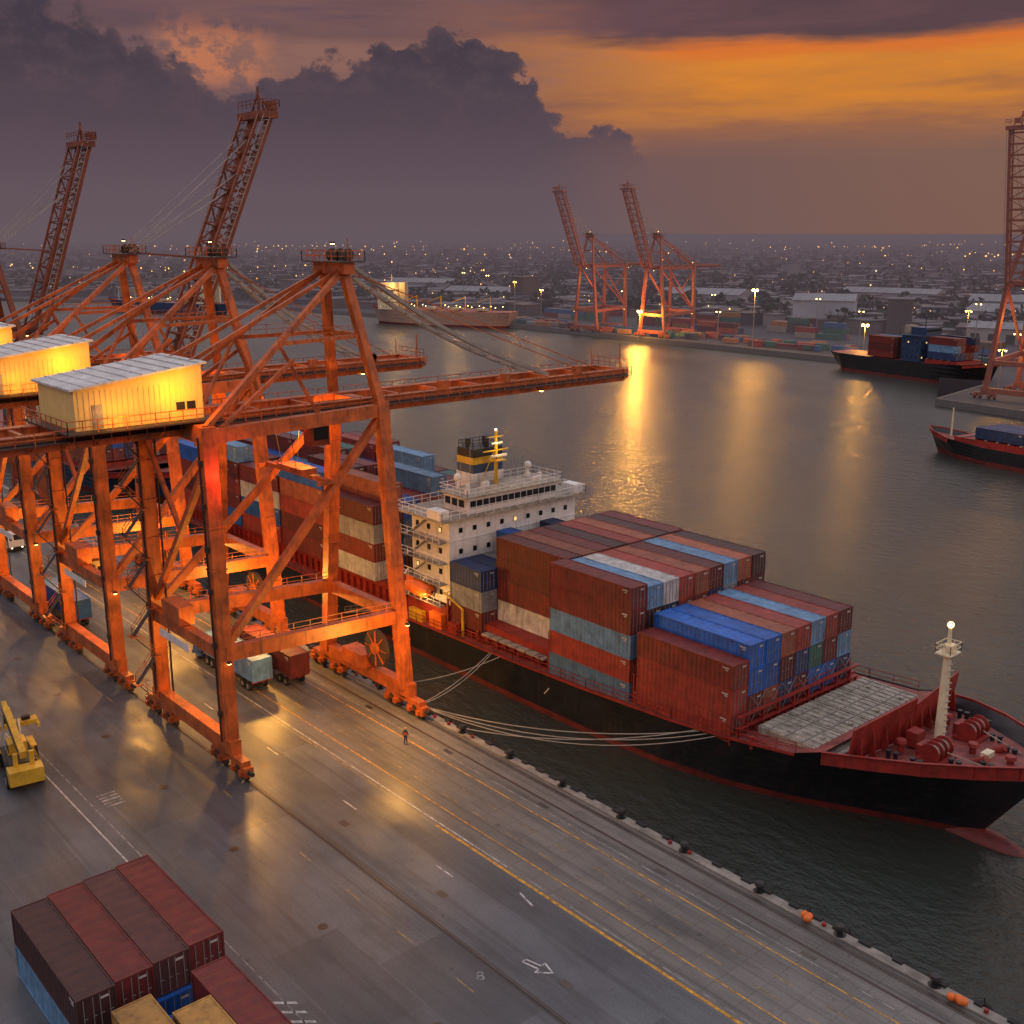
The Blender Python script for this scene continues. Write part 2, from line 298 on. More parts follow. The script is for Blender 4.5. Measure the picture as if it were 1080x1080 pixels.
# ------------------------------------------------------------------ quay apron ground
def ground():
    m=bpy.data.materials.new('quay_pavement'); m.use_nodes=True; nt=m.node_tree; L=nt.links; b=nt.nodes['Principled BSDF']
    geo=nn(nt,'ShaderNodeNewGeometry'); sp=nn(nt,'ShaderNodeSeparateXYZ'); L.new(geo.outputs['Position'],sp.inputs[0])
    def noi(sc,det,st=(1,1,1),rough=0.6,rot=0):
        mp=nn(nt,'ShaderNodeMapping'); mp.inputs['Scale'].default_value=st; mp.inputs['Rotation'].default_value=(0,0,rot); L.new(geo.outputs['Position'],mp.inputs['Vector'])
        n=nn(nt,'ShaderNodeTexNoise'); n.inputs['Scale'].default_value=sc; n.inputs['Detail'].default_value=det; n.inputs['Roughness'].default_value=rough; L.new(mp.outputs[0],n.inputs['Vector']); return n.outputs[0]
    def mr(x,a,b_,c,d):
        n=nn(nt,'ShaderNodeMapRange'); L.new(x,n.inputs[0]); n.inputs[1].default_value=a;n.inputs[2].default_value=b_;n.inputs[3].default_value=c;n.inputs[4].default_value=d; return n.outputs[0]
    def mix(f,a,c,bt='MIX'):
        n=nn(nt,'ShaderNodeMix',data_type='RGBA',blend_type=bt)
        if isinstance(f,float): n.inputs[0].default_value=f
        else: L.new(f,n.inputs[0])
        for i,x in((6,a),(7,c)):
            if isinstance(x,tuple): n.inputs[i].default_value=(*x,1)
            else: L.new(x,n.inputs[i])
        return n.outputs[2]
    edge=nn(nt,'ShaderNodeMath',operation='GREATER_THAN'); L.new(sp.outputs[1],edge.inputs[0]); edge.inputs[1].default_value=-13.6
    asph=mix(mr(noi(0.05,5,(1,1,1),0.65),0.38,0.62,0,1),(0.058,0.066,0.078),(0.108,0.118,0.132))
    br=nn(nt,'ShaderNodeTexBrick'); br.inputs['Scale'].default_value=0.045; br.inputs['Color1'].default_value=(0,0,0,1); br.inputs['Color2'].default_value=(1,1,1,1); br.inputs['Mortar Size'].default_value=0.003; br.inputs['Mortar'].default_value=(0.5,0.5,0.5,1)
    L.new(geo.outputs['Position'],br.inputs['Vector'])
    asph=mix(mr(br.outputs[0],0.5,0.8,0,0.6),asph,(0.044,0.050,0.058))
    conc=mix(mr(noi(0.15,5,(0.3,1,1)),0.35,0.65,0,1),(0.098,0.092,0.084),(0.175,0.165,0.150))
    b2=nn(nt,'ShaderNodeTexBrick'); b2.offset=0; b2.inputs['Scale'].default_value=0.2; b2.inputs['Color1'].default_value=(1,1,1,1); b2.inputs['Color2'].default_value=(0.86,0.86,0.86,1); b2.inputs['Mortar'].default_value=(0.68,0.68,0.68,1); b2.inputs['Mortar Size'].default_value=0.01; L.new(geo.outputs['Position'],b2.inputs['Vector'])
    conc=mix(1.0,conc,b2.outputs[0],'MULTIPLY')
    col=mix(edge.outputs[0],asph,conc)
    stain=mr(noi(0.35,5,(0.25,1.2,1),0.7),0.5,0.70,0,0.65)
    col=mix(stain,col,(0.035,0.036,0.04))
    tr=mr(noi(0.9,4,(0.02,1,1)),0.52,0.7,0,0.6)
    col=mix(tr,col,(0.035,0.035,0.038))
    tr2=mr(noi(0.7,4,(0.03,1,1),0.6,0.35),0.56,0.7,0,0.4)
    col=mix(tr2,col,(0.035,0.035,0.038))
    spots=mr(noi(0.8,3),0.66,0.72,0,0.6)
    col=mix(spots,col,(0.022,0.022,0.023))
    fine=mr(noi(6,3),0.3,0.7,0.82,1.18)
    sc=nn(nt,'ShaderNodeVectorMath',operation='SCALE'); L.new(col,sc.inputs[0]); L.new(fine,sc.inputs['Scale'])
    L.new(sc.outputs[0],b.inputs['Base Color'])
    L.new(mr(noi(0.12,5,(0.5,1,1)),0.36,0.62,0.32,0.70),b.inputs['Roughness'])
    bp=nn(nt,'ShaderNodeBump'); bp.inputs['Strength'].default_value=0.3; bp.inputs['Distance'].default_value=0.03; L.new(noi(4,4),bp.inputs['Height']); L.new(bp.outputs[0],b.inputs['Normal'])
    mb=MB(); mb.add([(-30000,-30000,0),(3000,-30000,0),(3000,-0.9,0),(-30000,-0.9,0)],[(0,1,2,3)],m); mb.obj('ground')
    q=MB(); q.bb((-900,-0.9,-6),(400,0,0.14),M['conc']); q.obj('quay_coping')
    w=MB(); w.bb((-900,-0.5,-8),(400,0.06,-0.35),M['wall']); w.obj('quay_wall')
ground()

def markings():
    z=0.006
    def strip(mb,x0,x1,y,w,m,zz=z): mb.add([(x0,y-w/2,zz),(x1,y-w/2,zz),(x1,y+w/2,zz),(x0,y+w/2,zz)],[(0,1,2,3)],m)
    r=MB()
    for y in(-1.5,-22.0):
        r.bb((-600,y-0.05,0.0),(200,y+0.05,0.05),M['railst'])
        for dy in(-0.2,0.2): strip(r,-600,200,y+dy,0.12,M['crane_dark'],0.005)
    strip(r,-600,200,-3.4,0.3,M['crane_dark'],0.004)
    r.obj('crane_rail')
    mb=MB()
    strip(mb,21,200,-13.4,0.26,M['yline'])
    x=-200
    while x<21: strip(mb,x,x+3.2,-13.4,0.12,M['ylined']); x+=6
    for y,w in((-7.7,0.1),(-9.6,0.1)):
        x=-300
        while x<200:
            strip(mb,x,x+R.uniform(1.6,2.4),y,w,M['ylined']); x+=4.4
    strip(mb,-300,200,-5.6,0.12,M['yline']); strip(mb,-300,200,-11.2,0.12,M['yline'])
    x=-200
    while x<200: strip(mb,x,x+2,-24.6,0.10,M['ylined']); x+=7
    mb.obj('yellow_lane_markings')
    mb=MB()
    strip(mb,-300,200,-4.6,0.10,M['wlined']); strip(mb,-300,30,-13.0,0.12,M['wline'],0.005)
    strip(mb,30,200,-12.9,0.10,M['wlined'],0.005)
    strip(mb,-300,200,-36.0,0.14,M['wline'])
    strip(mb,-300,200,-34.8,0.10,M['wlined'])
    x=-198
    while x<36: strip(mb,x,x+2.2,-17.2,0.14,M['wline']); x+=14
    mb.beam((33.4,-14.6,0.0),(35.3,-15.0,0.0),0.16,0.012,M['wline'])
    for i in range(5): mb.add([(-3.4+i*0.6,-33.9,z),(-3.1+i*0.6,-33.9,z),(-3.1+i*0.6,-32.2,z),(-3.4+i*0.6,-32.2,z)],[(0,1,2,3)],M['wlined'])
    for i in range(4): mb.add([(31+i*1.2,-36.5,z),(31.3+i*1.2,-36.5,z),(33.2+i*1.2,-34.2,z),(32.9+i*1.2,-34.2,z)],[(0,1,2,3)],M['wline'])
    def arrow(x,y,s,ang):
        P=[(-2.2,-0.35),(0.3,-0.35),(0.3,-1.1),(2.2,0),(0.3,1.1),(0.3,0.35),(-2.2,0.35)]
        c,sn=math.cos(ang),math.sin(ang)
        P=[(x+(a*c-b*sn)*s,y+(a*sn+b*c)*s) for a,b in P]
        for (a,b),(c2,d) in zip(P,P[1:]+P[:1]): mb.beam((a,b,z-0.004),(c2,d,z-0.004),0.13,0.012,M['wline'],0.05)
    arrow(40.9,-19.5,0.55,0.25)
    mb.obj('white_lane_markings')
    t=bpy.data.curves.new('8','FONT'); t.body='8'; t.size=1.3; t.materials.append(M['wlined'])
    o=bpy.data.objects.new('painted_lane_number',t); COL.objects.link(o); o.location=(39.2,-23.7,0.007); o.rotation_euler=(0,0,math.radians(60))
    d=MB()
    for x in range(-60,80,14):
        d.cyl((x+3,-28.5,0.0),(x+3,-28.5,0.012),0.4,M['railst'],n=16); d.bb((x,-4.3,0.0),(x+1.2,-3.9,0.012),M['railst']); d.bb((x+5,-19.6,0.0),(x+6.0,-19.0,0.012),M['railst'])
    d.obj('drain_covers')
markings()

def edge():
    for i in range(26):
        x=-110+i*7.4+R.uniform(-0.2,0.2)
        mb=MB(); k=1.35
        mb.cyl((0,0,0.1),(0,0,0.16),0.34*k,M['black']); mb.cyl((0,0,0.14),(0,0,0.55*k),0.17*k,M['black'],0.15*k); mb.cyl((0,0,0.5*k),(0,0,0.66*k),0.3*k,M['black'],0.24*k); mb.beam((-0.32*k,0,0.45*k),(0.32*k,0,0.45*k),0.1,0.1,M['black'])
        mb.obj('mooring_bollard',loc=(x,-0.45,0.02))
    for i in range(54):
        x=-110+i*3.4
        mb=MB()
        n1,n2=14,6; vs=[];fs=[]
        for a in range(n1):
            A=2*math.pi*a/n1
            for b in range(n2):
                B=2*math.pi*b/n2; rr=0.5+0.2*math.cos(B); vs.append((rr*math.cos(A),0.2*math.sin(B),rr*math.sin(A)))
        for a in range(n1):
            for b in range(n2): fs.append((a*n2+b,((a+1)%n1)*n2+b,((a+1)%n1)*n2+(b+1)%n2,a*n2+(b+1)%n2))
        mb.add(vs,fs,M['dark'],True); mb.beam((0,0,0.5),(0,-0.25,1.15),0.06,0.06,M['black'])
        mb.obj('tyre_fender',loc=(x,0.3,-0.55+R.uniform(-0.25,0.2)))
    s=MB()
    x=-100
    while x<90:
        l=R.uniform(0.5,1.1); s.bb((x,-0.28,0.14),(x+l,0.12,0.3),M['dark'])
        if R.random()<0.35: s.bb((x+l+0.3,-0.6,0.14),(x+l+0.55,-0.35,0.42),M['redp'])
        x+=R.uniform(1.8,3.6)
    s.obj('coping_rubber_strip')
    for x,y in((50.2,-0.75),(62.1,-0.8)):
        b=MB()
        for k in range(4): b.ball((R.uniform(-0.45,0.45),R.uniform(-0.2,0.2),0.34),0.3,M['orange'],10)
        b.beam((-0.6,0,0.15),(0.6,0.1,0.15),0.12,0.1,M['rope'])
        b.obj('orange_mooring_buoys',loc=(x,y,0.02))
edge()

# ------------------------------------------------------------------ container mesh
def container_mesh(L=12.19,W=2.44,H=2.59,name='shipping_container'):
    mb=MB(); c=M['cont']; fr=0.12
    for x in(-1,1):
        for y in(-1,1):
            mb.box((x*(L/2-fr/2),y*(W/2-fr/2),H/2),(fr,fr,H),c)
    for y in(-1,1):
        for z in(0.08,H-0.06): mb.box((0,y*(W/2-0.05),z),(L-2*fr,0.1,0.13),c)
        mb.box((y*(L/2-0.9)*-1,y*(W/2-0.035),H-0.42),(0.75,0.02,0.13),M['mark']); mb.box((y*(L/2-0.8)*-1,y*(W/2-0.035),H-0.64),(0.4,0.02,0.09),M['mark'])
    for x in(-1,1):
        for z in(0.09,H-0.07): mb.box((x*(L/2-0.05),0,z),(0.1,W-2*fr,0.14),c)
    n=int(L/0.56); x0=-L/2+fr; x1=L/2-fr; st=(x1-x0)/n
    for y in(-1,1):
        pts=[]
        for i in range(n):
            a=x0+i*st
            for t,d in((0,0.045),(0.25,0.045),(0.4,0.09),(0.85,0.09)): pts.append((a+t*st,y*(W/2-d)))
        pts.append((x1,y*(W/2-0.045)))
        vs=[(p[0],p[1],0.13) for p in pts]+[(p[0],p[1],H-0.11) for p in pts]; k=len(pts)
        mb.add(vs,[(i,i+1,k+i+1,k+i) if y<0 else (i+1,i,k+i,k+i+1) for i in range(k-1)],c)
    pts=[]
    n=int(L/1.1); st=(x1-x0)/n
    for i in range(n):
        a=x0+i*st
        for t,d in((0,0.03),(0.4,0.03),(0.5,0.055),(0.9,0.055)): pts.append((a+t*st,H-d))
    pts.append((x1,H-0.03)); k=len(pts)
    vs=[(p[0],-W/2+0.08,p[1]) for p in pts]+[(p[0],W/2-0.08,p[1]) for p in pts]
    mb.add(vs,[(i,i+1,k+i+1,k+i) for i in range(k-1)],c)
    mb.box((-L/2+0.08,0,H/2),(0.04,W-0.24,H-0.28),c)
    for s_ in(-1,1):
        mb.box((L/2-0.06,s_*0.545,H/2),(0.04,1.07,H-0.3),c)
        for yy in(0.22,0.8):
            mb.beam((L/2-0.02,s_*yy,0.12),(L/2-0.02,s_*yy,H-0.12),0.045,0.045,M['contd'])
            mb.box((L/2-0.02,s_*yy+0.08,H*0.42),(0.03,0.26,0.05),M['contd'])
    mb.box((L/2-0.03,0.52,H-0.45),(0.02,0.5,0.16),M['mark'])
    mb.bb((-L/2+0.1,-W/2+0.1,0.02),(L/2-0.1,W/2-0.1,0.06),c)
    me=mb.obj(name)
    data=me.data; bpy.data.objects.remove(me); return data
C40=container_mesh(); C20=container_mesh(6.06)
PAL={'m':(0.13,0.016,0.015),'r':(0.25,0.030,0.020),'o':(0.30,0.08,0.038),'b':(0.010,0.10,0.40),'l':(0.11,0.24,0.40),'g':(0.25,0.27,0.29),'w':(0.42,0.41,0.39),'n':(0.013,0.036,0.12),'t':(0.03,0.12,0.10),'y':(0.42,0.22,0.05),'d':(0.07,0.023,0.023)}
def cont(x,y,z,c,parent=None,short=False,name='shipping_container',rz=0):
    o=bpy.data.objects.new(name,C20 if short else C40); COL.objects.link(o); o.location=(x+(R.uniform(-0.05,0.05)),y,z); o.rotation_euler=(0,0,rz)
    o.color=(*PAL[c],1)
    if parent:o.parent=parent
    return o
RND='mmmmrrrdobbblngnntwdm'

# ------------------------------------------------------------------ ship hull loft
def hull(mb,st,yc,zboot,zw,mtop,mbot,levels=7,zk=-8,deckmat=None,bulx=None,bulh=1.2,deckin=None):
    def pt(S,z,side):
        xd,bd,zd,xw,bw=S
        u=max(0,min(1,(z-zw)/(zd-zw)))
        return (xw+(xd-xw)*u, yc+side*(bw+(bd-bw)*u**1.6), z)
    for side in(-1,1):
        cols=[]
        for S in st:
            zd=S[2]; zs=[zd+(zboot-zd)*i/levels for i in range(levels+1)]+[zw,zk]
            cols.append([pt(S,z,side) for z in zs])
        nz=len(cols[0])
        for i in range(len(cols)-1):
            for j in range(nz-1):
                q=[cols[i][j],cols[i+1][j],cols[i+1][j+1],cols[i][j+1]]
                if side>0:q.reverse()
                mb.add(q,[(0,3,2,1)],mtop if j<levels else mbot,False)
    S=st[0]; zs=[S[2],zboot,zw,zk]
    for j in range(3):
        mb.add([pt(S,zs[j],-1),pt(S,zs[j],1),pt(S,zs[j+1],1),pt(S,zs[j+1],-1)],[(0,1,2,3)],mtop if j==0 else mbot)
    dm=deckmat or M['reddeck']
    for A,B in zip(st[:-1],st[1:]):
        bul=bulx is not None and A[0]>=bulx
        za=A[2]-(bulh if bul else 0.12); zb=B[2]-(bulh if bul else 0.12)
        mb.add([(A[0],yc-A[1]+0.12,za),(B[0],yc-max(B[1]-0.12,0),zb),(B[0],yc+max(B[1]-0.12,0),zb),(A[0],yc+A[1]-0.12,za)],[(0,1,2,3)],dm)
        if bul:
            for s_ in(-1,1):
                a=Vector((A[0],yc+s_*(A[1]-0.14),za));b=Vector((B[0]-0.1,yc+s_*max(B[1]-0.14,0.02),zb))
                mb.add([a,b,(b.x,b.y,B[2]),(a.x,a.y,A[2])],[(0,1,2,3)],deckin or M['redp'])
                mb.beam((A[0],yc+s_*A[1],A[2]),(B[0],yc+s_*B[1],B[2]),0.25,0.08,deckin or M['redp'])
                n=max(1,int((b-a).length/1.6))
                for k in range(n):
                    p=a.lerp(b,k/n); mb.beam((p.x,p.y-s_*0.02,p.z),(p.x,p.y-s_*0.02,p.z+bulh-0.05),0.1,0.14,deckin or M['redp'])

def main_ship():
    E=empty('container_ship'); yc=25.5
    st=[(-100,10.2,1.8,-95,5),(-92,11.6,1.6,-88,10),(-75,12,1.4,-75,12),(-40,12,1.4,-40,12),(-19,12,1.5,-19,12),(0,12,1.9,0,12),(12,12,2.3,12,11.9),(24,11.9,2.9,22,11.2),(32,11.5,3.5,29,9.8),(38,10.9,4.1,34,8),(40.5,10.5,5.0,36.5,7),(44.5,9.4,5.6,40,5.2),(48.5,7.6,6.0,43.5,3.4),(52,5.3,6.3,46.5,1.8),(54.8,3.0,6.5,48.8,0.8),(56.6,1.2,6.65,50.0,0.3),(57.2,0.05,6.7,50.4,0.03)]
    mb=MB(); hull(mb,st,yc,-2.3,-3,M['hullblk'],M['hullred'],bulx=40,bulh=1.3)
    vs=[];fs=[];n=12
    prof=[(48,1.6),(51,1.55),(53,1.4),(54.3,1.05),(55.1,0.55),(55.4,0.02)]
    for x,r in prof:
        for i in range(n):
            t=2*math.pi*i/n; vs.append((x,yc+r*0.85*math.cos(t),-3.7+r*1.15*math.sin(t)))
    for j in range(len(prof)-1):
        for i in range(n): fs.append((j*n+i,j*n+(i+1)%n,(j+1)*n+(i+1)%n,(j+1)*n+i))
    mb.add(vs,fs,M['hullred'],True)
    for a,b in zip(st[1:9],st[2:10]): mb.beam((a[0],yc-a[1]-0.04,a[2]-0.15),(b[0],yc-b[1]-0.04,b[2]-0.15),0.14,0.25,M['redp'])
    mb.beam((5.6,yc-12.03,-0.5),(6.4,yc-12.03,0.4),0.03,0.14,M['mark'])
    mb.obj('hull',E)
    d=MB()
    for a,b in((-97,-23),(-12.9,31.2)):
        d.bb((a,15.3,0.6),(b,35.7,3.3),M['redp'])
        x=a+0.4
        while x<b-1: d.bb((x,14.9,1.5),(x+0.15,15.3,3.2),M['redp']); x+=1.6
    for x0,x1 in((-97,-23),(-12.9,5.1),(5.6,18.1),(18.6,31.0)):
        for k in range(4):
            y0=15.0+k*5.25; d.bb((x0+0.15,y0,3.3),(x1-0.15,y0+5.1,4.1),M['redp'])
    d.bb((31.8,17.0,3.0),(41.4,34.0,3.6),M['redp'])
    for k in range(4):
        y0=16.4+k*4.6; d.bb((32.6,y0,3.6),(41.2,y0+4.35,4.3),M['hatch'])
        for j in range(5): d.bb((32.6,y0+0.25+j*0.9,4.3),(41.2,y0+0.35+j*0.9,4.38),M['hatch'])
        for xx in (33.8,35.6,37.4,39.2,40.6): d.bb((xx,y0+0.05,4.3),(xx+0.1,y0+4.3,4.4),M['contd'])
        for xx in (34.6,38.3): d.box((xx,y0+2.2,4.42),(0.4,0.4,0.2),M['hatch'])
    for k in range(7): d.bb((-6.3+k*1.6,14.1,3.0),(-4.9+k*1.6,17.0,3.2),M['hatch'])
    for x in(-13.2,5.35,18.35,30.9):
        for k in range(9): d.beam((x,14.4+k*2.5,2.3),(x,14.4+k*2.5,5.6),0.2,0.2,M['redp'])
        for z in(3.6,5.6): d.beam((x,14.3,z),(x,34.6,z),0.4,0.12,M['redp'])
        d.rail([(x,14.3,5.6),(x,34.6,5.6)],M['redp'],1.0,2.5,0.06)
    for k in range(17):
        y=14.6+k*1.25; d.beam((31.7,y,2.6),(31.7,y,5.4 if k%2 else 4.2),0.22,0.22,M['redp'])
        if k%2: d.beam((31.7,y,4.2),(31.7,y-1.25,5.4),0.1,0.1,M['redp'])
    for z in(2.9,4.2,5.4): d.beam((31.7,14.4,z),(31.7,34.8,z),0.45,0.14,M['redp'])
    for k in range(8):
        y=14.3+k*2.5; z0=2.8 if k==0 else 4.2
        d.beam((31.45,y,z0),(31.3,y+2.3,z0+2.6),0.04,0.04,M['steel']); d.beam((31.45,y+2.3,z0),(31.3,y,z0+2.6),0.04,0.04,M['steel'])
    d.cyl((-12,14.5,2.5),(36,14.9,3.7),0.09,M['redp'],n=6)
    for k in range(13):
        x=-11+k*3.7; z0=1.8+0.03*max(0,x); d.cyl((x,14.4,z0),(x,14.4,z0+1.2),0.16,M['redp'],n=8); d.ball((x,14.4,z0+1.25),0.24,M['redp'],8,0.6)
    d.obj('hatch_covers',E)
    r=MB()
    for a,b in zip(st[1:9],st[2:10]): r.rail([(a[0],yc-a[1]+0.15,a[2]-0.1),(b[0],yc-b[1]+0.15,b[2]-0.1)],M['redp'],1.05,1.9,0.06)
    for a,b in zip(st[1:9],st[2:10]): r.rail([(a[0],yc+a[1]-0.15,a[2]-0.1),(b[0],yc+b[1]-0.15,b[2]-0.1)],M['redp'],1.05,2.5,0.06)
    r.obj('deck_railing',E)
    b=MB()
    P=[(42.2,16.3,4.1),(43.0,25.5,4.2),(42.2,34.7,4.1)]
    for p,q in zip(P[:-1],P[1:]):
        vs=[p,q,(q[0]+0.5,q[1],q[2]+4.0),(p[0]+0.5,p[1],p[2]+3.4)]
        vs2=[(v[0]+0.15,v[1],v[2]) for v in vs]
        b.add(vs+vs2,[(0,1,2,3),(7,6,5,4),(3,2,6,7),(0,3,7,4),(1,5,6,2)],M['redp'])
        for k in range(5):
            t=(k+0.5)/5; x=p[0]+(q[0]-p[0])*t;y=p[1]+(q[1]-p[1])*t
            b.add([(x+0.2,y-0.05,4.3),(x+1.1,y-0.05,4.3),(x+0.65,y-0.05,6.6),(x+0.2,y+0.05,4.3),(x+1.1,y+0.05,4.3),(x+0.65,y+0.05,6.6)],[(0,1,2),(5,4,3),(1,4,5,2)],M['redp'])
    b.obj('breakwater',E)
    f=MB(); zf=4.6
    f.cyl((46,25.5,zf),(46,25.5,zf+9.6),0.5,M['cream'],0.32); f.cyl((46,25.5,zf+9.6),(46,25.5,zf+11.2),0.2,M['cream'],0.14)
    f.box((46,25.5,zf+8.8),(1.5,2.0,0.12),M['cream']); f.box((46.2,25.5,zf+9.4),(0.7,0.9,0.5),M['cream']); f.ball((46,25.5,zf+11.45),0.28,M['lamp'])
    f.rail([(45.3,24.5,zf+8.85),(46.7,24.5,zf+8.85),(46.7,26.5,zf+8.85),(45.3,26.5,zf+8.85),(45.3,24.5,zf+8.85)],M['cream'],0.9,0.7,0.05)
    for k in range(14): f.box((46.5,25.5,zf+0.6+k*0.6),(0.12,0.5,0.05),M['steel'])
    for sgn in(-1,1):
        y=25.5+sgn*3.3
        f.cyl((47.5,y-1.2,zf+0.9),(47.5,y+1.2,zf+0.9),0.6,M['rope'],n=14)
        for e in(-1.25,-0.4,0.4,1.25): f.cyl((47.5,y+e-0.05,zf+0.9),(47.5,y+e+0.05,zf+0.9),0.95,M['redp'],n=16)
        f.box((46.4,y,zf+0.6),(0.9,1.6,1.1),M['redp']); f.box((47.5,y,zf+0.15),(2.4,2.9,0.25),M['redp'])
        f.cyl((50.0,25.5+sgn*1.6,zf+0.0),(51.3,25.5+sgn*1.7,zf+0.9),0.35,M['redp'])
        for xx,yy in((49.5,3.8),(51.6,2.2),(45.0,6.4),(47.2,6.2)):
            for e in(-0.35,0.35): f.cyl((xx+e,25.5+sgn*yy,zf),(xx+e,25.5+sgn*yy,zf+0.75),0.2,M['black']); f.cyl((xx+e,25.5+sgn*yy,zf+0.7),(xx+e,25.5+sgn*yy,zf+0.85),0.27,M['black'])
        f.beam((48.5,25.5+sgn*3.3,zf+1.0),(52.5,25.5+sgn*2.4,zf+0.5),0.07,0.07,M['rope'])
    for xx,yy in((52.6,25.5),(44.6,29.5),(44.6,21.3),(49.2,25.5)): f.cyl((xx,yy,zf),(xx,yy,zf+0.9),0.3,M['redp'],0.3); f.cyl((xx,yy,zf+0.85),(xx,yy,zf+1.15),0.5,M['redp'],0.42)
    f.bb((44.2,22.8,zf),(45.3,24.2,zf+1.4),M['redp']); f.bb((50.2,24.9,zf),(50.9,26.1,zf+0.8),M['cream'])
    f.cyl((54.2,25.5,zf),(54.2,25.5,zf+4.2),0.12,M['cream'],0.08)
    f.obj('forecastle_gear',E)
    h=MB(); W=M['white']
    h.bb((-22,14.6,1.2),(-13.4,36.4,4.6),M['redp'])
    h.bb((-21.6,15.2,4.6),(-13.8,36.8,15.6),W)
    for z in(7.2,10.0,12.8): h.bb((-21.75,15.05,z-0.05),(-13.70,36.9,z+0.05),W)
    for r_ in range(4):
        z=5.9+r_*2.7
        for k in range(9):
            y=17.0+k*2.25; h.box((-13.78,y,z),(0.1,0.56,0.62),M['black']); h.box((-13.74,y,z),(0.06,0.44,0.5),M['litwin'] if (k*3+r_*5)%13==1 else M['glass'])
        for k in range(3):
            x=-20.4+k*2.4; h.box((x,15.18,z),(0.6,0.1,0.7),M['black']); h.box((x,15.14,z),(0.44,0.06,0.54),M['litwin'] if (k+r_)%4==1 else M['glass'])
    h.bb((-22.4,13.2,15.6),(-12.6,37.8,15.9),M['hatch'])
    h.rail([(-22.3,13.3,15.9),(-12.7,13.3,15.9),(-12.7,37.7,15.9),(-22.3,37.7,15.9),(-22.3,13.3,15.9)],W,1.05,1.3,0.07)
    h.bb((-18.4,18.0,15.9),(-13.4,33.0,18.0),W)
    for k in range(14): h.box((-13.36,18.7+k*1.05,17.1),(0.08,0.85,0.9),M['glass'])
    for k in range(3): h.box((-17.6+k*1.4,17.97,17.1),(1.0,0.08,0.9),M['glass'])
    h.bb((-18.8,17.4,18.0),(-12.9,33.6,18.2),M['hatch'])
    h.rail([(-18.7,17.5,18.2),(-13.0,17.5,18.2),(-13.0,33.5,18.2),(-18.7,33.5,18.2),(-18.7,17.5,18.2)],W,1.0,1.3,0.06)
    for yy in(13.3,36.2): h.bb((-15.8,yy,15.9),(-13.2,yy+1.5,17.0),W)
    for z0 in(4.6,7.3,10,12.7):
        h.beam((-21,14.3,z0),(-17,14.3,z0+2.7),0.7,0.12,M['steel']); h.bb((-22,13.7,z0-0.1),(-14,15.0,z0),M['steel'])
        h.rail([(-22,13.75,z0),(-14,13.75,z0)],W,1.0,1.3,0.06)
    for k in range(8): h.box((R.uniform(-18,-13.6),R.uniform(18.5,32.5),18.5),(0.5,0.5,0.6),W)
    h.obj('superstructure',E)
    f=MB()
    f.bb((-27.5,20.5,3),(-22.5,31,12.5),W)
    f.bb((-22.4,23.2,15.9),(-18.9,28.4,19.4),M['white'])
    f.bb((-22.3,23.3,19.4),(-19.0,28.3,20.6),M['navy']); f.bb((-22.35,23.25,20.6),(-18.95,28.35,21.5),M['yellow']); f.bb((-22.3,23.3,21.5),(-19.0,28.3,22.6),M['black'])
    for x,y in((-21.4,24.4),(-20,26.4),(-21.4,27.2)): f.cyl((x,y,22.6),(x,y,23.7),0.32,M['black'])
    f.rail([(-19.1,23.4,22.6),(-19.1,28.2,22.6),(-22.2,28.2,22.6),(-22.2,23.4,22.6),(-19.1,23.4,22.6)],M['black'],0.9,1.0,0.06)
    f.obj('funnel',E)
    f=MB()
    f.cyl((-17,25.5,18.2),(-17,25.5,25.2),0.3,M['yellow'],0.18); f.beam((-17,23.4,22.6),(-17,27.6,22.6),0.16,0.16,M['yellow']); f.beam((-17,24.3,24.4),(-17,26.7,24.4),0.14,0.14,M['yellow'])
    f.box((-16.6,25.5,21.4),(1.5,1.6,0.12),M['yellow']); f.box((-16.4,25.5,22.0),(0.25,2.6,0.25),M['white']); f.box((-16.8,25.5,23.6),(0.2,1.8,0.2),M['white'])
    for a,b in((-18.5,24.2),(-18.5,26.8)): f.beam((a,b,18.2),(-17,25.5,23),0.12,0.12,M['yellow'])
    for z in(22.8,25.3): f.ball((-17,25.5,z),0.16,M['lampw'],6)
    for y in(19.5,31.5): f.cyl((-17.5,y,18.2),(-17.5,y,19.4),0.12,M['white']); f.ball((-17.5,y,19.8),0.5,M['white'],10)
    for y,z in((22,23.5),(29.5,22.5),(31,21.6),(20.4,21.8)): f.beam((-18,y,18.2),(-18,y,z),0.05,0.05,M['steel'])
    f.obj('radar_mast',E)
    f=MB()
    for j,(x,r_) in enumerate(((-21.5,0.3),(-21,0.9),(-19.4,1.15),(-17.6,1.1),(-16.6,0.7),(-16.2,0.2))):
        if j: f.cyl((px_,14.2,5.9),(x,14.2,5.9),pr_,M['orange'],r_,12,False)
        px_,pr_=x,r_
    f.box((-20.2,14.2,6.9),(1.6,1.2,0.7),M['orange'])
    for x in(-21,-17): f.beam((x,15.2,4.6),(x,14.0,7.9),0.2,0.2,W); f.beam((x,14.0,7.9),(x,13.4,7.4),0.2,0.2,W)
    f.bb((-16.5,13.9,1.4),(-14,15.0,3.4),M['orange']); f.bb((-12.6,13.9,1.6),(-11,14.6,3.0),M['redp']); f.bb((-20.8,13.8,1.4),(-18,14.5,2.8),M['yellow'])
    f.cyl((-10,14.2,1.7),(-10,14.2,5.2),0.18,M['yellow']); f.beam((-10,14.2,5.2),(-13.5,14.0,6.6),0.16,0.2,M['yellow'])
    f.beam((-24,13.2,2.0),(-34,12.6,-1.2),0.7,0.15,M['steel']); f.rail([(-24,12.9,2.0),(-34,12.3,-1.2)],M['steel'],0.9,1.4,0.05)
    f.obj('lifeboat_and_deck_gear',E)
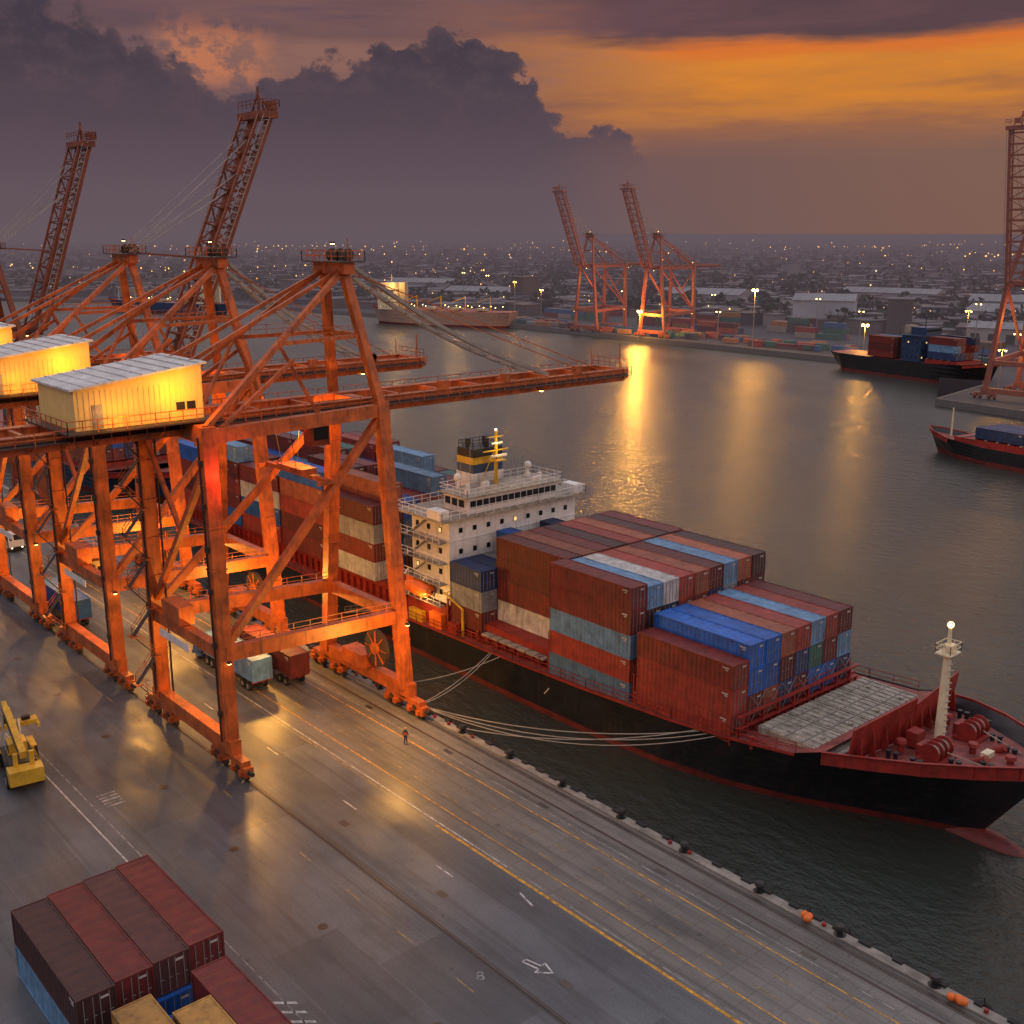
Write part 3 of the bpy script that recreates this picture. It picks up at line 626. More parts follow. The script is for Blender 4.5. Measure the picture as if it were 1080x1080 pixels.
    plight('deck_lamp',(-17,12.6,4.6),350,parent=E,rad=0.12)
    plight('mast_lamp',(-15.6,25.5,23.4),160,(1,0.72,0.3),parent=E,rad=0.12)
    H=2.6; W_=2.5
    def bay(x,y0,rows,tiers,tops=None,near=None,short=False,zb=4.15,nearz=None):
        for i in range(rows):
            nt_=tiers[i] if isinstance(tiers,(list,tuple)) else tiers
            z0=nearz if (i==0 and nearz is not None) else zb
            for k in range(nt_):
                c=R.choice(RND)
                if tops and k==nt_-1: c=tops[i%len(tops)]
                if near and i==0 and k<len(near): c=near[k]
                cont(x,y0+i*W_+1.22,z0+k*H,c,E,short)
    bay(25.0,14.1,8,[3]+[3]*7,tops='rbborlrm',near='rrr',nearz=2.7)
    bay(11.8,14.1,9,[5]+[4]*8,tops='mlwromlod',near='lrlmm',nearz=1.9)
    bay(-0.9,17.1,8,4,tops='domdrodm',near='wmmm')
    bay(-9.8,14.5,9,[3,3,3,4,3,3,4,3,3],tops='gngblgnlg',near='mgn',short=True,zb=2.9)
    bay(-35.2,14.2,9,[4,5,4,4,5,4,4,4,4],tops='mobrllmmt',near='wrwm')
    bay(-47.9,14.2,9,[5,4,5,5,4,4,4,5,4],tops='lbmmrtolm',near='mmrob')
    bay(-60.6,14.2,9,[4,4,3,4,5,5,4,5,5],tops='bmrlmtbrm',near='rbwm')
    bay(-73.3,14.2,9,[5,4,4,4,5,5,4,5,4],tops='tmrbmlorr',near='bmrml')
    bay(-86.0,14.7,8,[4,4,4,3,4,4,4,4],tops='rmblmrtb',near='rmrb')
    return E
main_ship()

def simple_ship(name,loc,rz,Ls,beam,zd,hullm,botm,housem,boxes=0,housex=0.12,househ=10,pal=RND,tank=False,deck=None):
    E=empty(name,loc,rz); h=Ls/2; b=beam/2
    st=[(-h,b*0.8,zd,-h+3,b*0.4),(-h+Ls*0.08,b,zd-0.2,-h+Ls*0.1,b*0.9),(-h+Ls*0.2,b,zd-0.3,-h+Ls*0.2,b),(h-Ls*0.3,b,zd-0.2,h-Ls*0.32,b),(h-Ls*0.14,b*0.85,zd+0.4,h-Ls*0.17,b*0.6),(h-Ls*0.05,b*0.5,zd+1.3,h-Ls*0.1,b*0.2),(h,0.05,zd+1.8,h-Ls*0.05,0.03)]
    mb=MB(); hull(mb,st,0,-1.9,-3,hullm,botm,4,deckmat=deck or M['reddeck'],bulx=h-Ls*0.15,bulh=1.2); mb.obj('hull',E)
    hx=-h+Ls*housex; hw=b*0.9
    m=MB(); L0=min(11,Ls*0.12)
    m.bb((hx-L0/2,-hw,zd-0.3),(hx+L0/2,hw,zd+househ*0.75),housem)
    for k in range(int(househ*0.75/2.7)):
        z=zd+1.3+k*2.7
        for j in range(int(2*hw/2)): m.box((hx+L0/2+0.02,-hw+1+j*2,z),(0.1,0.5,0.55),M['litwin'] if (j*3+k*2)%7==0 else M['glass'])
        for sg in(-1,1):
            for j in range(int(L0/2)): m.box((hx-L0/2+1+j*2,sg*(hw+0.02),z),(0.5,0.1,0.55),M['litwin'] if (j*2+k*3)%7==1 else M['glass'])
    m.bb((hx-L0/2-0.4,-b,zd+househ*0.75),(hx+L0/2+0.5,b,zd+househ*0.75+0.25),housem)
    m.bb((hx-L0/3,-hw*0.6,zd+househ*0.75+0.25),(hx+L0/2-0.3,hw*0.6,zd+househ),housem)
    m.bb((hx+L0/2-0.28,-hw*0.55,zd+househ-1.5),(hx+L0/2-0.2,hw*0.55,zd+househ-0.6),M['glass'])
    m.bb((hx-L0*0.9,-2,zd),(hx-L0*0.55,2,zd+househ*1.02),M['hatch'])
    m.cyl((hx,0,zd+househ),(hx,0,zd+househ+5),0.25,housem,0.12); m.beam((hx,-2,zd+househ+3),(hx,2,zd+househ+3),0.2,0.2,housem)
    m.cyl((h-Ls*0.1,0,zd),(h-Ls*0.1,0,zd+7),0.25,housem,0.15)
    m.rail([(hx-L0/2-0.3,-b+0.1,zd+househ*0.75+0.25),(hx+L0/2+0.4,-b+0.1,zd+househ*0.75+0.25)],housem,1.0,1.6,0.08)
    m.obj('superstructure',E)
    g=MB()
    if tank:
        for k in range(3): g.beam((hx-L0*1.5,-1+k,zd+0.8),(-h+Ls*0.2,-1+k,zd+0.8),0.3,0.3,M['hatch'])
        for k in range(4):
            x=-h+Ls*(0.16+0.17*k) if housex>0.5 else hx+L0+6+k*(Ls*0.15)
            g.cyl((x,0,zd),(x,0,zd+8),0.35,M['yellow'],0.25); g.beam((x,0,zd+7.5),(x+8,1,zd+4.5),0.3,0.3,M['yellow']); g.bb((x+3,-4,zd),(x+8,4,zd+1.4),M['hatch'])
        for k in range(9): g.ball((-h*0.8+k*(Ls*0.08),b*0.6,zd+2.2),0.22,M['lamp'],6); g.ball((-h*0.8+k*(Ls*0.08),-b*0.6,zd+2.2),0.22,M['lamp'],6)
    else:
        g.bb((hx+L0/2+2,-b*0.85,zd-0.3),(h-Ls*0.17,b*0.85,zd+1.2),M['redp'])
        k=hx+L0/2+3
        while k<h-Ls*0.19: g.bb((k,-b*0.88,zd+1.2),(k+0.3,b*0.88,zd+1.45),M['hatch']); k+=3
    g.obj('deck_gear',E)
    if boxes:
        x=hx+L0/2+9; zb=zd+1.5
        while x<h-Ls*0.2:
            for i in range(int(b*1.7/2.5)):
                for k in range(max(1,boxes-R.choice((0,0,1,1,2)))): cont(x,-b*0.85+1.25+i*2.5,zb+k*2.6,R.choice(pal),E)
            x+=12.7
        x=hx-L0/2-8
        if x>-h+12:
            for i in range(int(b*1.7/2.5)):
                for k in range(max(1,boxes-R.choice((0,0,1)))): cont(x-2,-b*0.85+1.25+i*2.5,zd+k*2.6,R.choice(pal),E)
    return E
simple_ship('container_ship',(-172,24,0),0,118,23,2.5,M['navy'],M['hullred'],M['cream'],boxes=4,housex=0.55,househ=15)
# ------------------------------------------------------------------ gantry cranes
def crane(sc,outreach=36.5,raised=False,col=None,loc=None,rz=0,detail=True,name='gantry_crane',ang=69,house=True,Lb=36,wsin=3.2):
    O=col or M['crane']; E=empty(name,loc or (sc,0,0),rz); hb=7.7; yl,yw=-22.0,-1.5; zt=32.3; P=11.8
    wt=hb-wsin
    BM=M['crane_red'] if (raised and detail) else O
    def wx(s_,z): return s_*(hb-wsin*max(0,(z-2.6))/(zt-2.6))
    p=MB()
    for x in(-hb,hb):
        s_=1 if x>0 else -1
        p.beam((x,yl,2.6),(x-s_*0.6,yl,zt+0.9),1.2,1.35,O)
        p.beam((x,yw,2.6),(s_*wt,yw,zt+0.9),1.15,1.35,O)
        if detail:
            for z in (8,16,20,24,28): p.box((x-s_*0.6*z/33,yl,z),(1.36,1.5,0.12),O); p.box((wx(s_,z),yw,z),(1.4,1.4,0.12),O)
            p.beam((x-s_*0.9,yl+0.85,3),(x-s_*1.3,yl+0.85,zt),0.4,0.06,M['crane_dark'])
            p.beam((x-s_*0.2,yl-0.78,3),(x-s_*0.8,yl-0.78,zt),0.12,0.12,M['crane_dark'])
            for z in (6,12.8,18,22,26,30): p.box((x+0.1-s_*0.6*z/33,yl-0.85,z),(0.4,0.3,0.5),M['crane_dark'])
        p.beam((x,yl,P),(wx(s_,P-1.2),yw,P-1.2),0.95,1.4,O)
        p.beam((x,yl+0.5,P+1),(s_*(wt+0.2),yw-0.6,zt-1),0.7,0.7,O)
        p.beam((x-s_*0.6,yl,zt),(s_*wt,yw,zt),0.95,1.3,O)
        if detail: p.rail([(x+0.3,yl,P+0.7),(wx(s_,P-1.2)+0.3,yw,P-0.5)],O,1.0,1.8,0.06)
    for y in(yl,yw):
        p.beam((-hb-1.2,y,2.6),(hb+1.2,y,2.6),1.1,1.5,O)
        z=P if y==yl else P-1.2; w_=hb if y==yl else abs(wx(1,z))
        p.beam((-w_,y,z),(w_,y,z),0.95,1.25,O)
        w_=hb-0.6 if y==yl else wt
        p.beam((-w_,y,zt+0.2),(w_,y,zt+0.2),1.0,1.5,O)
    p.beam((-hb,yl,P+1),(hb-0.5,yl,zt-2),0.55,0.55,O)
    p.beam((-hb+1,yl+0.1,zt-2),(0,yl+0.1,22.0),0.4,0.4,O)
    for x in(-hb+0.6,hb-0.6): p.beam((x,yl,zt-0.5),(x*0.8,-12,zt+6.0),0.35,0.35,O)
    p.obj('portal_frame',E)
    b=MB()
    for y in(yl,yw):
        for x in(-hb,hb):
            b.beam((x-3.0,y,1.65),(x+3.0,y,1.65),0.9,0.55,O)
            b.beam((x,y,1.6),(x,y,2.3),1.0,0.9,O)
            for k in(-2.1,2.1):
                b.beam((x+k-1.35,y,1.05),(x+k+1.35,y,1.05),0.8,0.6,O); b.cyl((x+k,y-0.5,1.2),(x+k,y+0.5,1.2),0.3,M['crane_dark'])
                for q in(-0.8,0.8):
                    b.cyl((x+k+q,y-0.22,0.42),(x+k+q,y+0.22,0.42),0.38,M['crane_dark'],n=14); b.box((x+k+q,y-0.55,0.85),(0.5,0.35,0.5),O)
            e=1 if x>0 else -1
            b.cyl((x+e*3.6,y,1.0),(x+e*4.2,y,1.0),0.22,M['dark']); b.box((x+e*3.3,y,1.0),(0.5,0.9,0.9),O)
    b.obj('bogies',E)
    g=MB(); yb=-47.0; ye=3.0 if raised else outreach
    for x in(-2.6,2.6):
        g.beam((x,yb,zt+0.3),(x,ye,zt+0.3),0.8,1.4,O)
        g.box((x,(yb+ye)/2,zt+1.07),(1.1,ye-yb,0.12),O)
        if detail:
            k=yb
            while k<ye: g.box((x,k,zt+0.3),(0.9,0.1,1.36),O); k+=2.75
    y=yb
    while y<=ye: g.beam((-2.6,y,zt+0.7),(2.6,y,zt+0.7),0.4,0.6,O); y+=5.55
    for sg in(-1,1):
        g.bb((sg*3.1,yb,zt+0.35),(sg*4.1,ye,zt+0.42),M['crane_dark'])
        if detail:
            g.rail([(sg*4.1,yb,zt+0.42),(sg*4.1,ye,zt+0.42)],O,1.05,1.6,0.07)
            for k in range(int((ye-yb)/2.8)): g.beam((sg*3.0,yb+k*2.8,zt-0.2),(sg*4.1,yb+k*2.8,zt+0.36),0.08,0.08,O)
            g.cyl((sg*3.4,yb,zt+0.55),(sg*3.4,ye,zt+0.55),0.07,M['black'],n=6)
    g.obj('girder',E)
    a=MB(); ya=yw-2.2; za=46.4; dz_=za-zt
    for s_ in(-1,1):
        a.beam((s_*wt,yw,zt+0.5),(s_*1.8,ya,za),0.85,0.85,O)
        a.beam((s_*1.8,ya,za),(s_*(hb-0.6),yl,zt+0.8),0.5,0.5,O)
        a.beam((s_*1.5,ya,za),(s_*2.6,yl-10,zt+1),0.35,0.35,O)
        m1=Vector((s_*(wt+1.8)/2,(yw+ya)/2,zt+0.5+dz_/2)); m2=Vector((s_*(hb+1.2)/2,(ya+yl)/2,(za+zt+0.8)/2))
        a.beam(m1,m2,0.38,0.38,O); a.beam(m2,(s_*(wt+1),yw-8,zt+0.6),0.32,0.32,O); a.beam(m2,(s_*2.6,yl+4,zt+0.6),0.3,0.3,O)
        if detail: a.rail([m1+Vector((0,0,0.2)),m2+Vector((0,0,0.2))],O,0.9,1.6,0.05)
    a.beam((-(wt+1.8)/2,(yw+ya)/2,zt+0.5+dz_/2),((wt+1.8)/2,(yw+ya)/2,zt+0.5+dz_/2),0.5,0.5,O)
    a.beam((-3,ya,za+0.1),(3,ya,za+0.1),1.2,1.1,O)
    a.bb((-3.4,ya-1.6,za+0.7),(3.4,ya+1.6,za+0.82),M['crane_dark'])
    a.rail([(-3.4,ya-1.6,za+0.82),(3.4,ya-1.6,za+0.82),(3.4,ya+1.6,za+0.82),(-3.4,ya+1.6,za+0.82),(-3.4,ya-1.6,za+0.82)],O,1.0,1.1,0.07)
    for xx in(-1.5,0,1.5): a.cyl((xx-0.15,ya+0.8,za+1.4),(xx+0.15,ya+0.8,za+1.4),0.65,M['crane_dark'],n=14); a.box((xx,ya+0.8,za+1.1),(0.5,0.6,0.7),M['crane_dark'])
    a.cyl((2.8,ya,za+0.8),(2.8,ya,za+3.0),0.05,O)
    if detail:
        z=2.5; k=0
        while z<30:
            yy0,yy1=(yl-0.9-2.2,yl-0.9) if k%2 else (yl-0.9,yl-0.9-2.2)
            xs=-hb+1.4
            a.beam((xs,yy0,z),(xs,yy1,z+2.6),0.6,0.08,M['crane_dark']); a.rail([(xs-0.3,yy0,z),(xs-0.3,yy1,z+2.6)],O,0.9,1.3,0.05); a.box((xs,yy1,z+2.6),(1.2,0.7,0.08),O); z+=2.6;k+=1
    a.obj('a_frame',E)
    s=MB()
    if not raised:
        for off in(-1.7,-1.2,1.2,1.7):
            n=12; pts=[]
            for i in range(n+1):
                t=i/n; y=ya+0.8+(24-ya-0.8)*min(1,outreach/34)*t; z=za+0.6+(zt+1.4-za-0.6)*t-1.3*math.sin(math.pi*t); pts.append(Vector((off*(1+0.3*t),y,z)))
            for q,r_ in zip(pts[:-1],pts[1:]): s.beam(q,r_,0.2,0.36,M['steel'],0.05)
            for q in pts[1:-1]: 
                if off==-1.7: s.beam(q,(1.7,q.y,q.z),0.12,0.12,M['steel'])
        for x in(-2.6,2.6): s.beam((x*0.7,ya,za),(x,outreach-4,zt+1.2),0.10,0.10,O)
        s.box((0,outreach,zt+0.5),(6.4,0.8,1.2),O); s.rail([(-3,outreach+0.3,zt+1.1),(3,outreach+0.3,zt+1.1)],O,1.1,1,0.07)
        s.beam((2.5,outreach-0.5,zt+1.1),(2.5,outreach-0.5,zt+4.2),0.12,0.12,O); s.beam((-2.5,outreach-0.5,zt+1.1),(-2.5,outreach-0.5,zt+3.2),0.1,0.1,O)
        for yy in(8,17,outreach-8): s.box((2.6,yy,zt+1.6),(0.7,1.1,0.9),O)
        s.obj('boom_stays',E)
    else:
        O=BM
        A=math.radians(ang); dy,dz=math.cos(A),math.sin(A)
        def bp(x,t,off=0): return Vector((x,3.4+dy*t-dz*off,zt+0.5+dz*t+dy*off))
        for x in(-2.6,2.6):
            s.beam(bp(x,0),bp(x,Lb),0.8,0.8,O); s.beam(bp(x,0,1.9),bp(x,Lb,1.7),0.35,0.35,O)
            t=0;k=0
            while t<Lb-2.8:
                s.beam(bp(x,t,0 if k%2 else 1.8),bp(x,t+2.8,1.8 if k%2 else 0),0.2,0.2,O); s.beam(bp(x,t,0),bp(x,t,1.8),0.2,0.2,O); t+=2.8;k+=1
        t=0;k=0
        while t<=Lb:
            s.beam(bp(-2.6,t),bp(2.6,t),0.3,0.4,O); s.beam(bp(-2.6,t,1.8),bp(2.6,t,1.8),0.2,0.2,O)
            if t<Lb-2.8: s.beam(bp(-2.6 if k%2 else 2.6,t),bp(2.6 if k%2 else -2.6,t+2.8),0.2,0.2,O)
            if detail:
                for q in (0,0.9,1.8): s.box(bp(3.4,t+q,0.9),(1.0,0.45,0.1),M['steel']); s.box(bp(-3.4,t+q,0.9),(1.0,0.45,0.1),M['steel'])
            t+=2.8;k+=1
        for x in(-3.9,3.9): s.beam(bp(x,0,0.6),bp(x,Lb,0.6),0.09,0.09,M['steel']); s.beam(bp(x,0,1.6),bp(x,Lb,1.6),0.07,0.07,M['steel'])
        s.box(bp(0,Lb+0.4,0.6),(7.4,2.6,1.0),O)
        q=bp(0,Lb+1.0,0.6); s.rail([(-3.7,q.y-1.3,q.z+0.5),(3.7,q.y-1.3,q.z+0.5),(3.7,q.y+1.3,q.z+0.5),(-3.7,q.y+1.3,q.z+0.5)],O,1.0,1.2,0.08)
        s.beam((0,q.y,q.z),(0,q.y,q.z+3.4),0.3,0.3,O); s.beam((-2.2,q.y,q.z),(0,q.y,q.z+2.6),0.2,0.2,O); s.beam((2.2,q.y,q.z),(0,q.y,q.z+2.6),0.2,0.2,O)
        s.box((0,q.y+1.8,q.z+1),(1.6,1.6,1.2),O)
        for x in(-1.8,1.8):
            m_=bp(x,24,2.2); s.beam((x,ya+0.5,za+0.8),m_,0.14,0.14,M['steel']); s.beam((x,ya,za+1),bp(x,Lb-4,1.8),0.12,0.12,M['steel']); s.beam((x*1.3,ya,za+1),bp(x*1.3,Lb-9,1.8),0.1,0.1,M['steel'])
            s.beam((x*0.8,ya,za+1),bp(x,14,2.2),0.18,0.18,O)
        s.obj('raised_boom',E)
        O=col or M['crane']
    if house:
        h=MB(); y0,y1,x1=-32.4,-20.8,4.4; z0=zt+1.3
        prof=[(y0,z0),(y1,z0),(y1,z0+4.9),(y0,z0+3.4)]
        vs=[(-x1,a_,b_) for a_,b_ in prof]+[(x1,a_,b_) for a_,b_ in prof]
        h.add(vs,[(0,1,2,3),(7,6,5,4),(0,4,5,1),(1,5,6,2),(3,7,4,0)],M['house'])
        zz=z0-0.43
        h.add([(-x1-0.4,y0-0.4,zz+3.87),(x1+0.4,y0-0.4,zz+3.87),(x1+0.4,y1+0.4,zz+5.36),(-x1-0.4,y1+0.4,zz+5.36),(-x1-0.4,y0-0.4,zz+4.05),(x1+0.4,y0-0.4,zz+4.05),(x1+0.4,y1+0.4,zz+5.54),(-x1-0.4,y1+0.4,zz+5.54)],[(0,3,2,1),(4,5,6,7),(0,1,5,4),(1,2,6,5),(2,3,7,6),(3,0,4,7)],M['roofw'])
        for k in range(9): 
            yy=y0+0.8+k*1.3; h.beam((-x1-0.4,yy,zz+4.12+(yy-y0)*0.125),(x1+0.4,yy,zz+4.12+(yy-y0)*0.125),0.08,0.08,M['roofw'])
        for k in range(24): h.box((x1+0.02,y0+0.4+k*0.48,z0+1.7),(0.05,0.12,3.2),M['house'])
        for yy in(-30.5,): h.box((x1+0.06,yy,z0+1.1),(0.08,0.9,2.0),M['hatch'])
        for yy in(-23.0,-22.0): h.box((x1+0.06,yy,z0+1.3),(0.1,0.8,0.7),M['black'])
        h.bb((-x1-1.4,y0-1.2,z0-0.15),(x1+1.4,y1+1.2,z0),M['crane_dark'])
        h.rail([(x1+1.4,y0-1.2,z0),(x1+1.4,y1+1.2,z0)],O,1.1,1.2,0.07); h.rail([(x1+1.4,y0-1.2,z0),(-x1-1.4,y0-1.2,z0)],O,1.1,1.2,0.07)
        h.obj('machinery_house',E)
        plight('house_lamp',(x1+2.6,-23.6,z0+2.6),1000,(1,0.40,0.015),0.25,E); plight('house_lamp',(x1+2.4,-28.8,z0+1.2),420,(1,0.40,0.015),0.25,E)
    t=MB(); ty=-9
    if detail:
        t.bb((-2.2,ty-2.5,zt-0.9),(2.2,ty+2.5,zt-0.5),O); t.bb((0.8,ty+0.5,zt-3.3),(2.4,ty+2.6,zt-0.9),M['crane_red']); t.bb((0.9,ty+2.6,zt-2.9),(2.3,ty+2.66,zt-1.4),M['glass']); t.bb((2.4,ty+0.8,zt-2.7),(2.46,ty+2.4,zt-1.4),M['glass'])
        for x in(-1.6,1.6):
            for y in(-1.5,1.5): t.beam((x,ty+y,zt-0.9),(x*0.9,ty+y*0.6,zt-5.6),0.05,0.05,M['crane_dark'])
        t.bb((-2.5,ty-0.9,zt-6.1),(2.5,ty+0.9,zt-5.5),O); t.bb((-6.1,ty-0.3,zt-6.4),(6.1,ty+0.3,zt-6.0),O)
        for x in(-6,6): t.bb((x-0.15,ty-1.2,zt-6.5),(x+0.15,ty+1.2,zt-6.1),O)
        t.obj('trolley_and_cab',E)
    c=MB()
    if detail:
        c.cyl((hb-3.6,yw-0.9,6.4),(hb-3.6,yw-1.3,6.4),2.1,M['crane_dark'],n=24); c.cyl((hb-3.6,yw-0.7,6.4),(hb-3.6,yw-1.6,6.4),0.7,O)
        for k in range(8):
            an=k*math.pi/4; c.beam((hb-3.6,yw-1.35,6.4),(hb-3.6+2.0*math.cos(an),yw-1.35,6.4+2.0*math.sin(an)),0.12,0.12,O)
        c.bb((-4,yl-0.8,P+0.7),(0,yl+0.8,P+2.6),O); c.bb((-5.2,yl-0.72,P-1.6),(1.5,yl-0.66,P-0.8),M['white'])
        c.bb((-2,yw-1.8,3.4),(2,yw+0.2,5.0),O)
        c.obj('cable_reel_and_switch_room',E)
    l=MB()
    for x,y,z in((hb+0.9,yl,P-0.6),(hb+0.6,yw,P-1.8),(-hb,yl+1,P-0.9),(0,yw,zt-1.0),(3.4,outreach*0.6,zt-0.2) if not raised else (3.4,0,zt-0.2),(0,ya,za+2.6)):
        l.box((x,y,z),(0.4,0.4,0.2),M['crane_dark']); l.box((x,y,z-0.13),(0.3,0.3,0.06),M['lamp'])
    l.obj('floodlights',E)
    return E
c1=crane(-7.8)
c2=crane(-35,25)
c3=crane(-61,raised=True,ang=66,Lb=36)
c4=crane(-121,raised=True,ang=71,Lb=34,col=M['crane_red'])
for E,pw in((c1,1),(c2,1.3),(c3,1.2)):
    plight('flood',(13.0,-6.5,9.0),5200*pw,(1,0.46,0.07),0.3,E)
    plight('flood',(2,-18.5,9.8),3400*pw,(1,0.46,0.07),0.3,E)
    plight('flood',(0,-7.5,30.0),3300*pw,(1,0.46,0.09),0.3,E)
plight('flood',(0,-10,26),5000,parent=c4)
plight('red_beacon',(9.6,-20.8,28.5),600,(1,0.06,0.02),0.1,c1)

def far_cranes():
    for (x,y) in((-327,347),(-282,349)):
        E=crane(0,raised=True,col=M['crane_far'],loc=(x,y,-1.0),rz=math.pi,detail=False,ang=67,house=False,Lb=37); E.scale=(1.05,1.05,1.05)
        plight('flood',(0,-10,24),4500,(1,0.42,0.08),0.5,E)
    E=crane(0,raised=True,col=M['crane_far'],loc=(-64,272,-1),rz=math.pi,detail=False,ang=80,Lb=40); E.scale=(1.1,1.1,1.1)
    plight('flood',(0,-4,22),5000,(1,0.42,0.08),0.4,E)
far_cranes()

# ------------------------------------------------------------------ yard containers
def yard():
    H=2.6
    cols=['d','m','d','m']
    for i,y in enumerate((-46.2,-43.7,-41.2,-38.7)):
        cont(24.2,y,0.02,['l','n','b','n'][i])
        cont(24.2-0.2*i,y,0.02+H,cols[i])
    for i,(y,c) in enumerate(((-47.2,'n'),(-44.7,'y'),(-42.2,'b'),(-39.6,'m'))):
        cont(37.6+0.2*i,y,0.02,c)
    cont(38.2,-39.7,0.02+H,'m'); cont(38.6,-44.9,0.02+H,'y')
    cont(41.0,-42.2,0.02+H,'y')
yard()

# ------------------------------------------------------------------ vehicles
def wheel(mb,x,y,z,r=0.52,w=0.32): mb.cyl((x,y-w/2,z),(x,y+w/2,z),r,M['dark'],n=16); mb.cyl((x,y-w/2-0.02,z),(x,y+w/2+0.02,z),r*0.5,M['steel'],n=12)
def truck(loc,rz,cabm,load=None,name='terminal_truck'):
    E=empty(name,loc,rz); mb=MB()
    mb.bb((6.2,-1.2,1.0),(8.2,1.2,1.25),M['black'])
    vs=[(7.0,-1.2,0.6),(9.2,-1.2,0.6),(9.2,-1.2,1.9),(8.7,-1.2,3.0),(7.0,-1.2,3.1)]; vs+= [(a,1.2,c) for a,b,c in vs]
    mb.add(vs,[(0,1,2,3,4),(9,8,7,6,5),(0,5,6,1),(1,6,7,2),(2,7,8,3),(3,8,9,4),(4,9,5,0)],cabm)
    mb.add([(9.21,-1.0,1.95),(9.21,1.0,1.95),(8.74,1.0,2.9),(8.74,-1.0,2.9)],[(0,1,2,3)],M['glass'])
    for y in(-1.21,1.21): mb.add([(7.3,y,1.8),(8.6,y,1.8),(8.4,y,2.8),(7.3,y,2.8)],[(0,1,2,3)],M['glass'])
    mb.bb((9.15,-1.25,0.45),(9.4,1.25,0.85),M['black'])
    for y in(-0.8,0.8): mb.box((9.42,y,0.75),(0.05,0.25,0.14),M['lampw'])
    mb.obj('cab',E,bevel=0.04)
    c=MB(); c.beam((-6,-0.45,1.15),(8.6,-0.45,1.15),0.16,0.35,M['black']); c.beam((-6,0.45,1.15),(8.6,0.45,1.15),0.16,0.35,M['black'])
    for x in(-5.8,-2,2,5.6): c.beam((x,-1.2,1.3),(x,1.2,1.3),0.25,0.18,M['redp'])
    for x in(8.2,5.6,4.4,-3.2,-4.5):
        for y in(-0.98,0.98): wheel(c,x,y,0.52)
    c.obj('chassis',E)
    if load: cont(0,0,1.42,load,E)
    return E
truck((-54,-18.6,0),math.pi,M['bluep'],'b')
truck((-20.5,-10.8,0),math.pi,M['bluep'],'l'); truck((-19.0,-6.9,0),math.pi,M['white'],'m')
truck((-74,-9.0,0),0,M['yellow'],'r'); truck((-100,-13.5,0),0,M['white'],'o')
def reach_stacker(loc,rz):
    E=empty('reach_stacker',loc,rz); Y=M['yellow']
    b=MB(); b.bb((-3.6,-1.3,0.9),(3.0,1.3,1.7),M['black']); b.bb((-4.6,-1.5,0.8),(-3.0,1.5,2.2),Y); b.bb((-3.0,-1.2,1.7),(-0.8,1.2,2.3),M['black'])
    for y in(-1.6,1.6): b.bb((1.2,y-0.3,1.75),(3.6,y+0.3,1.9),Y)
    b.rail([(-3.0,-1.3,1.7),(1.0,-1.3,1.7)],Y,0.9,1.0,0.05)
    b.obj('body',E,bevel=0.05)
    w=MB()
    for y in(-1.75,-1.1,1.1,1.75): wheel(w,2.4,y,0.85,0.85,0.5)
    for y in(-1.4,1.4): wheel(w,-2.8,y,0.75,0.75,0.45)
    w.obj('wheels',E)
    c=MB(); c.bb((-0.6,-0.8,1.7),(1.2,0.8,3.3),Y); c.bb((1.2,-0.7,2.0),(1.24,0.7,3.1),M['glass'])
    for y in(-0.82,0.82): c.bb((-0.4,y-0.02,2.3),(1.0,y+0.02,3.1),M['glass'])
    c.obj('cab',E,bevel=0.04)
    a=MB(); a.beam((-3.6,0,3.3),(5.0,0,4.5),0.6,0.7,Y); a.beam((4.4,0,4.4),(6.4,0,4.7),0.45,0.5,Y)
    for y in(-0.7,0.7): a.beam((-3.4,y,2.0),(-3.4,y,3.5),0.3,0.4,Y); a.cyl((1.8,y,1.7),(3.2,y,4.1),0.14,M['steel'])
    for k in range(5): a.cyl((-3+k*1.5,0.38,3.5+k*0.2),(-1.6+k*1.5,0.38,3.7+k*0.2),0.06,M['black'],n=6)
    a.obj('boom',E)
    s=MB(); s.beam((6.2,0,4.6),(6.2,0,2.6),0.4,0.4,M['black']); s.box((6.2,0,2.4),(1.1,5.6,0.45),Y)
    for y in(-2.8,2.8): s.box((6.2,y,2.2),(2.4,0.25,0.4),Y)
    for y in(-1.8,1.8): s.box((6.2,y,2.8),(0.5,0.8,0.4),M['black'])
    s.obj('spreader',E)
    plight('work_lamp',(1.5,-1.5,4.6),60,(1,0.7,0.3),0.1,E)
reach_stacker((-12.8,-37.6,0),math.radians(172))

def rope(p,q,sag,name='mooring_rope'):
    cu=bpy.data.curves.new(name,'CURVE'); cu.dimensions='3D'; cu.bevel_depth=0.055; cu.bevel_resolution=1
    sp=cu.splines.new('POLY'); n=16; sp.points.add(n)
    p=Vector(p);q=Vector(q)
    for i in range(n+1):
        t=i/n; v=p.lerp(q,t); v.z-=sag*4*t*(1-t); sp.points[i].co=(*v,1)
    cu.materials.append(M['rope']); o=bpy.data.objects.new(name,cu); COL.objects.link(o)
for i,(a,b,s_) in enumerate((((28,14.3,2.8),(0.9,-0.45,0.6),1.5),((29,14.4,2.9),(0.9,-0.45,0.6),2.1),((30,14.5,3.0),(1.0,-0.45,0.6),2.6),((27.5,14.2,2.8),(8.4,-0.45,0.6),1.2),((-4,13.6,1.6),(0.8,-0.45,0.6),0.6),((-3.6,13.6,1.7),(0.9,-0.45,0.6),0.9),((-2,13.6,1.7),(-6.4,-0.45,0.6),0.8))): rope(a,b,s_)

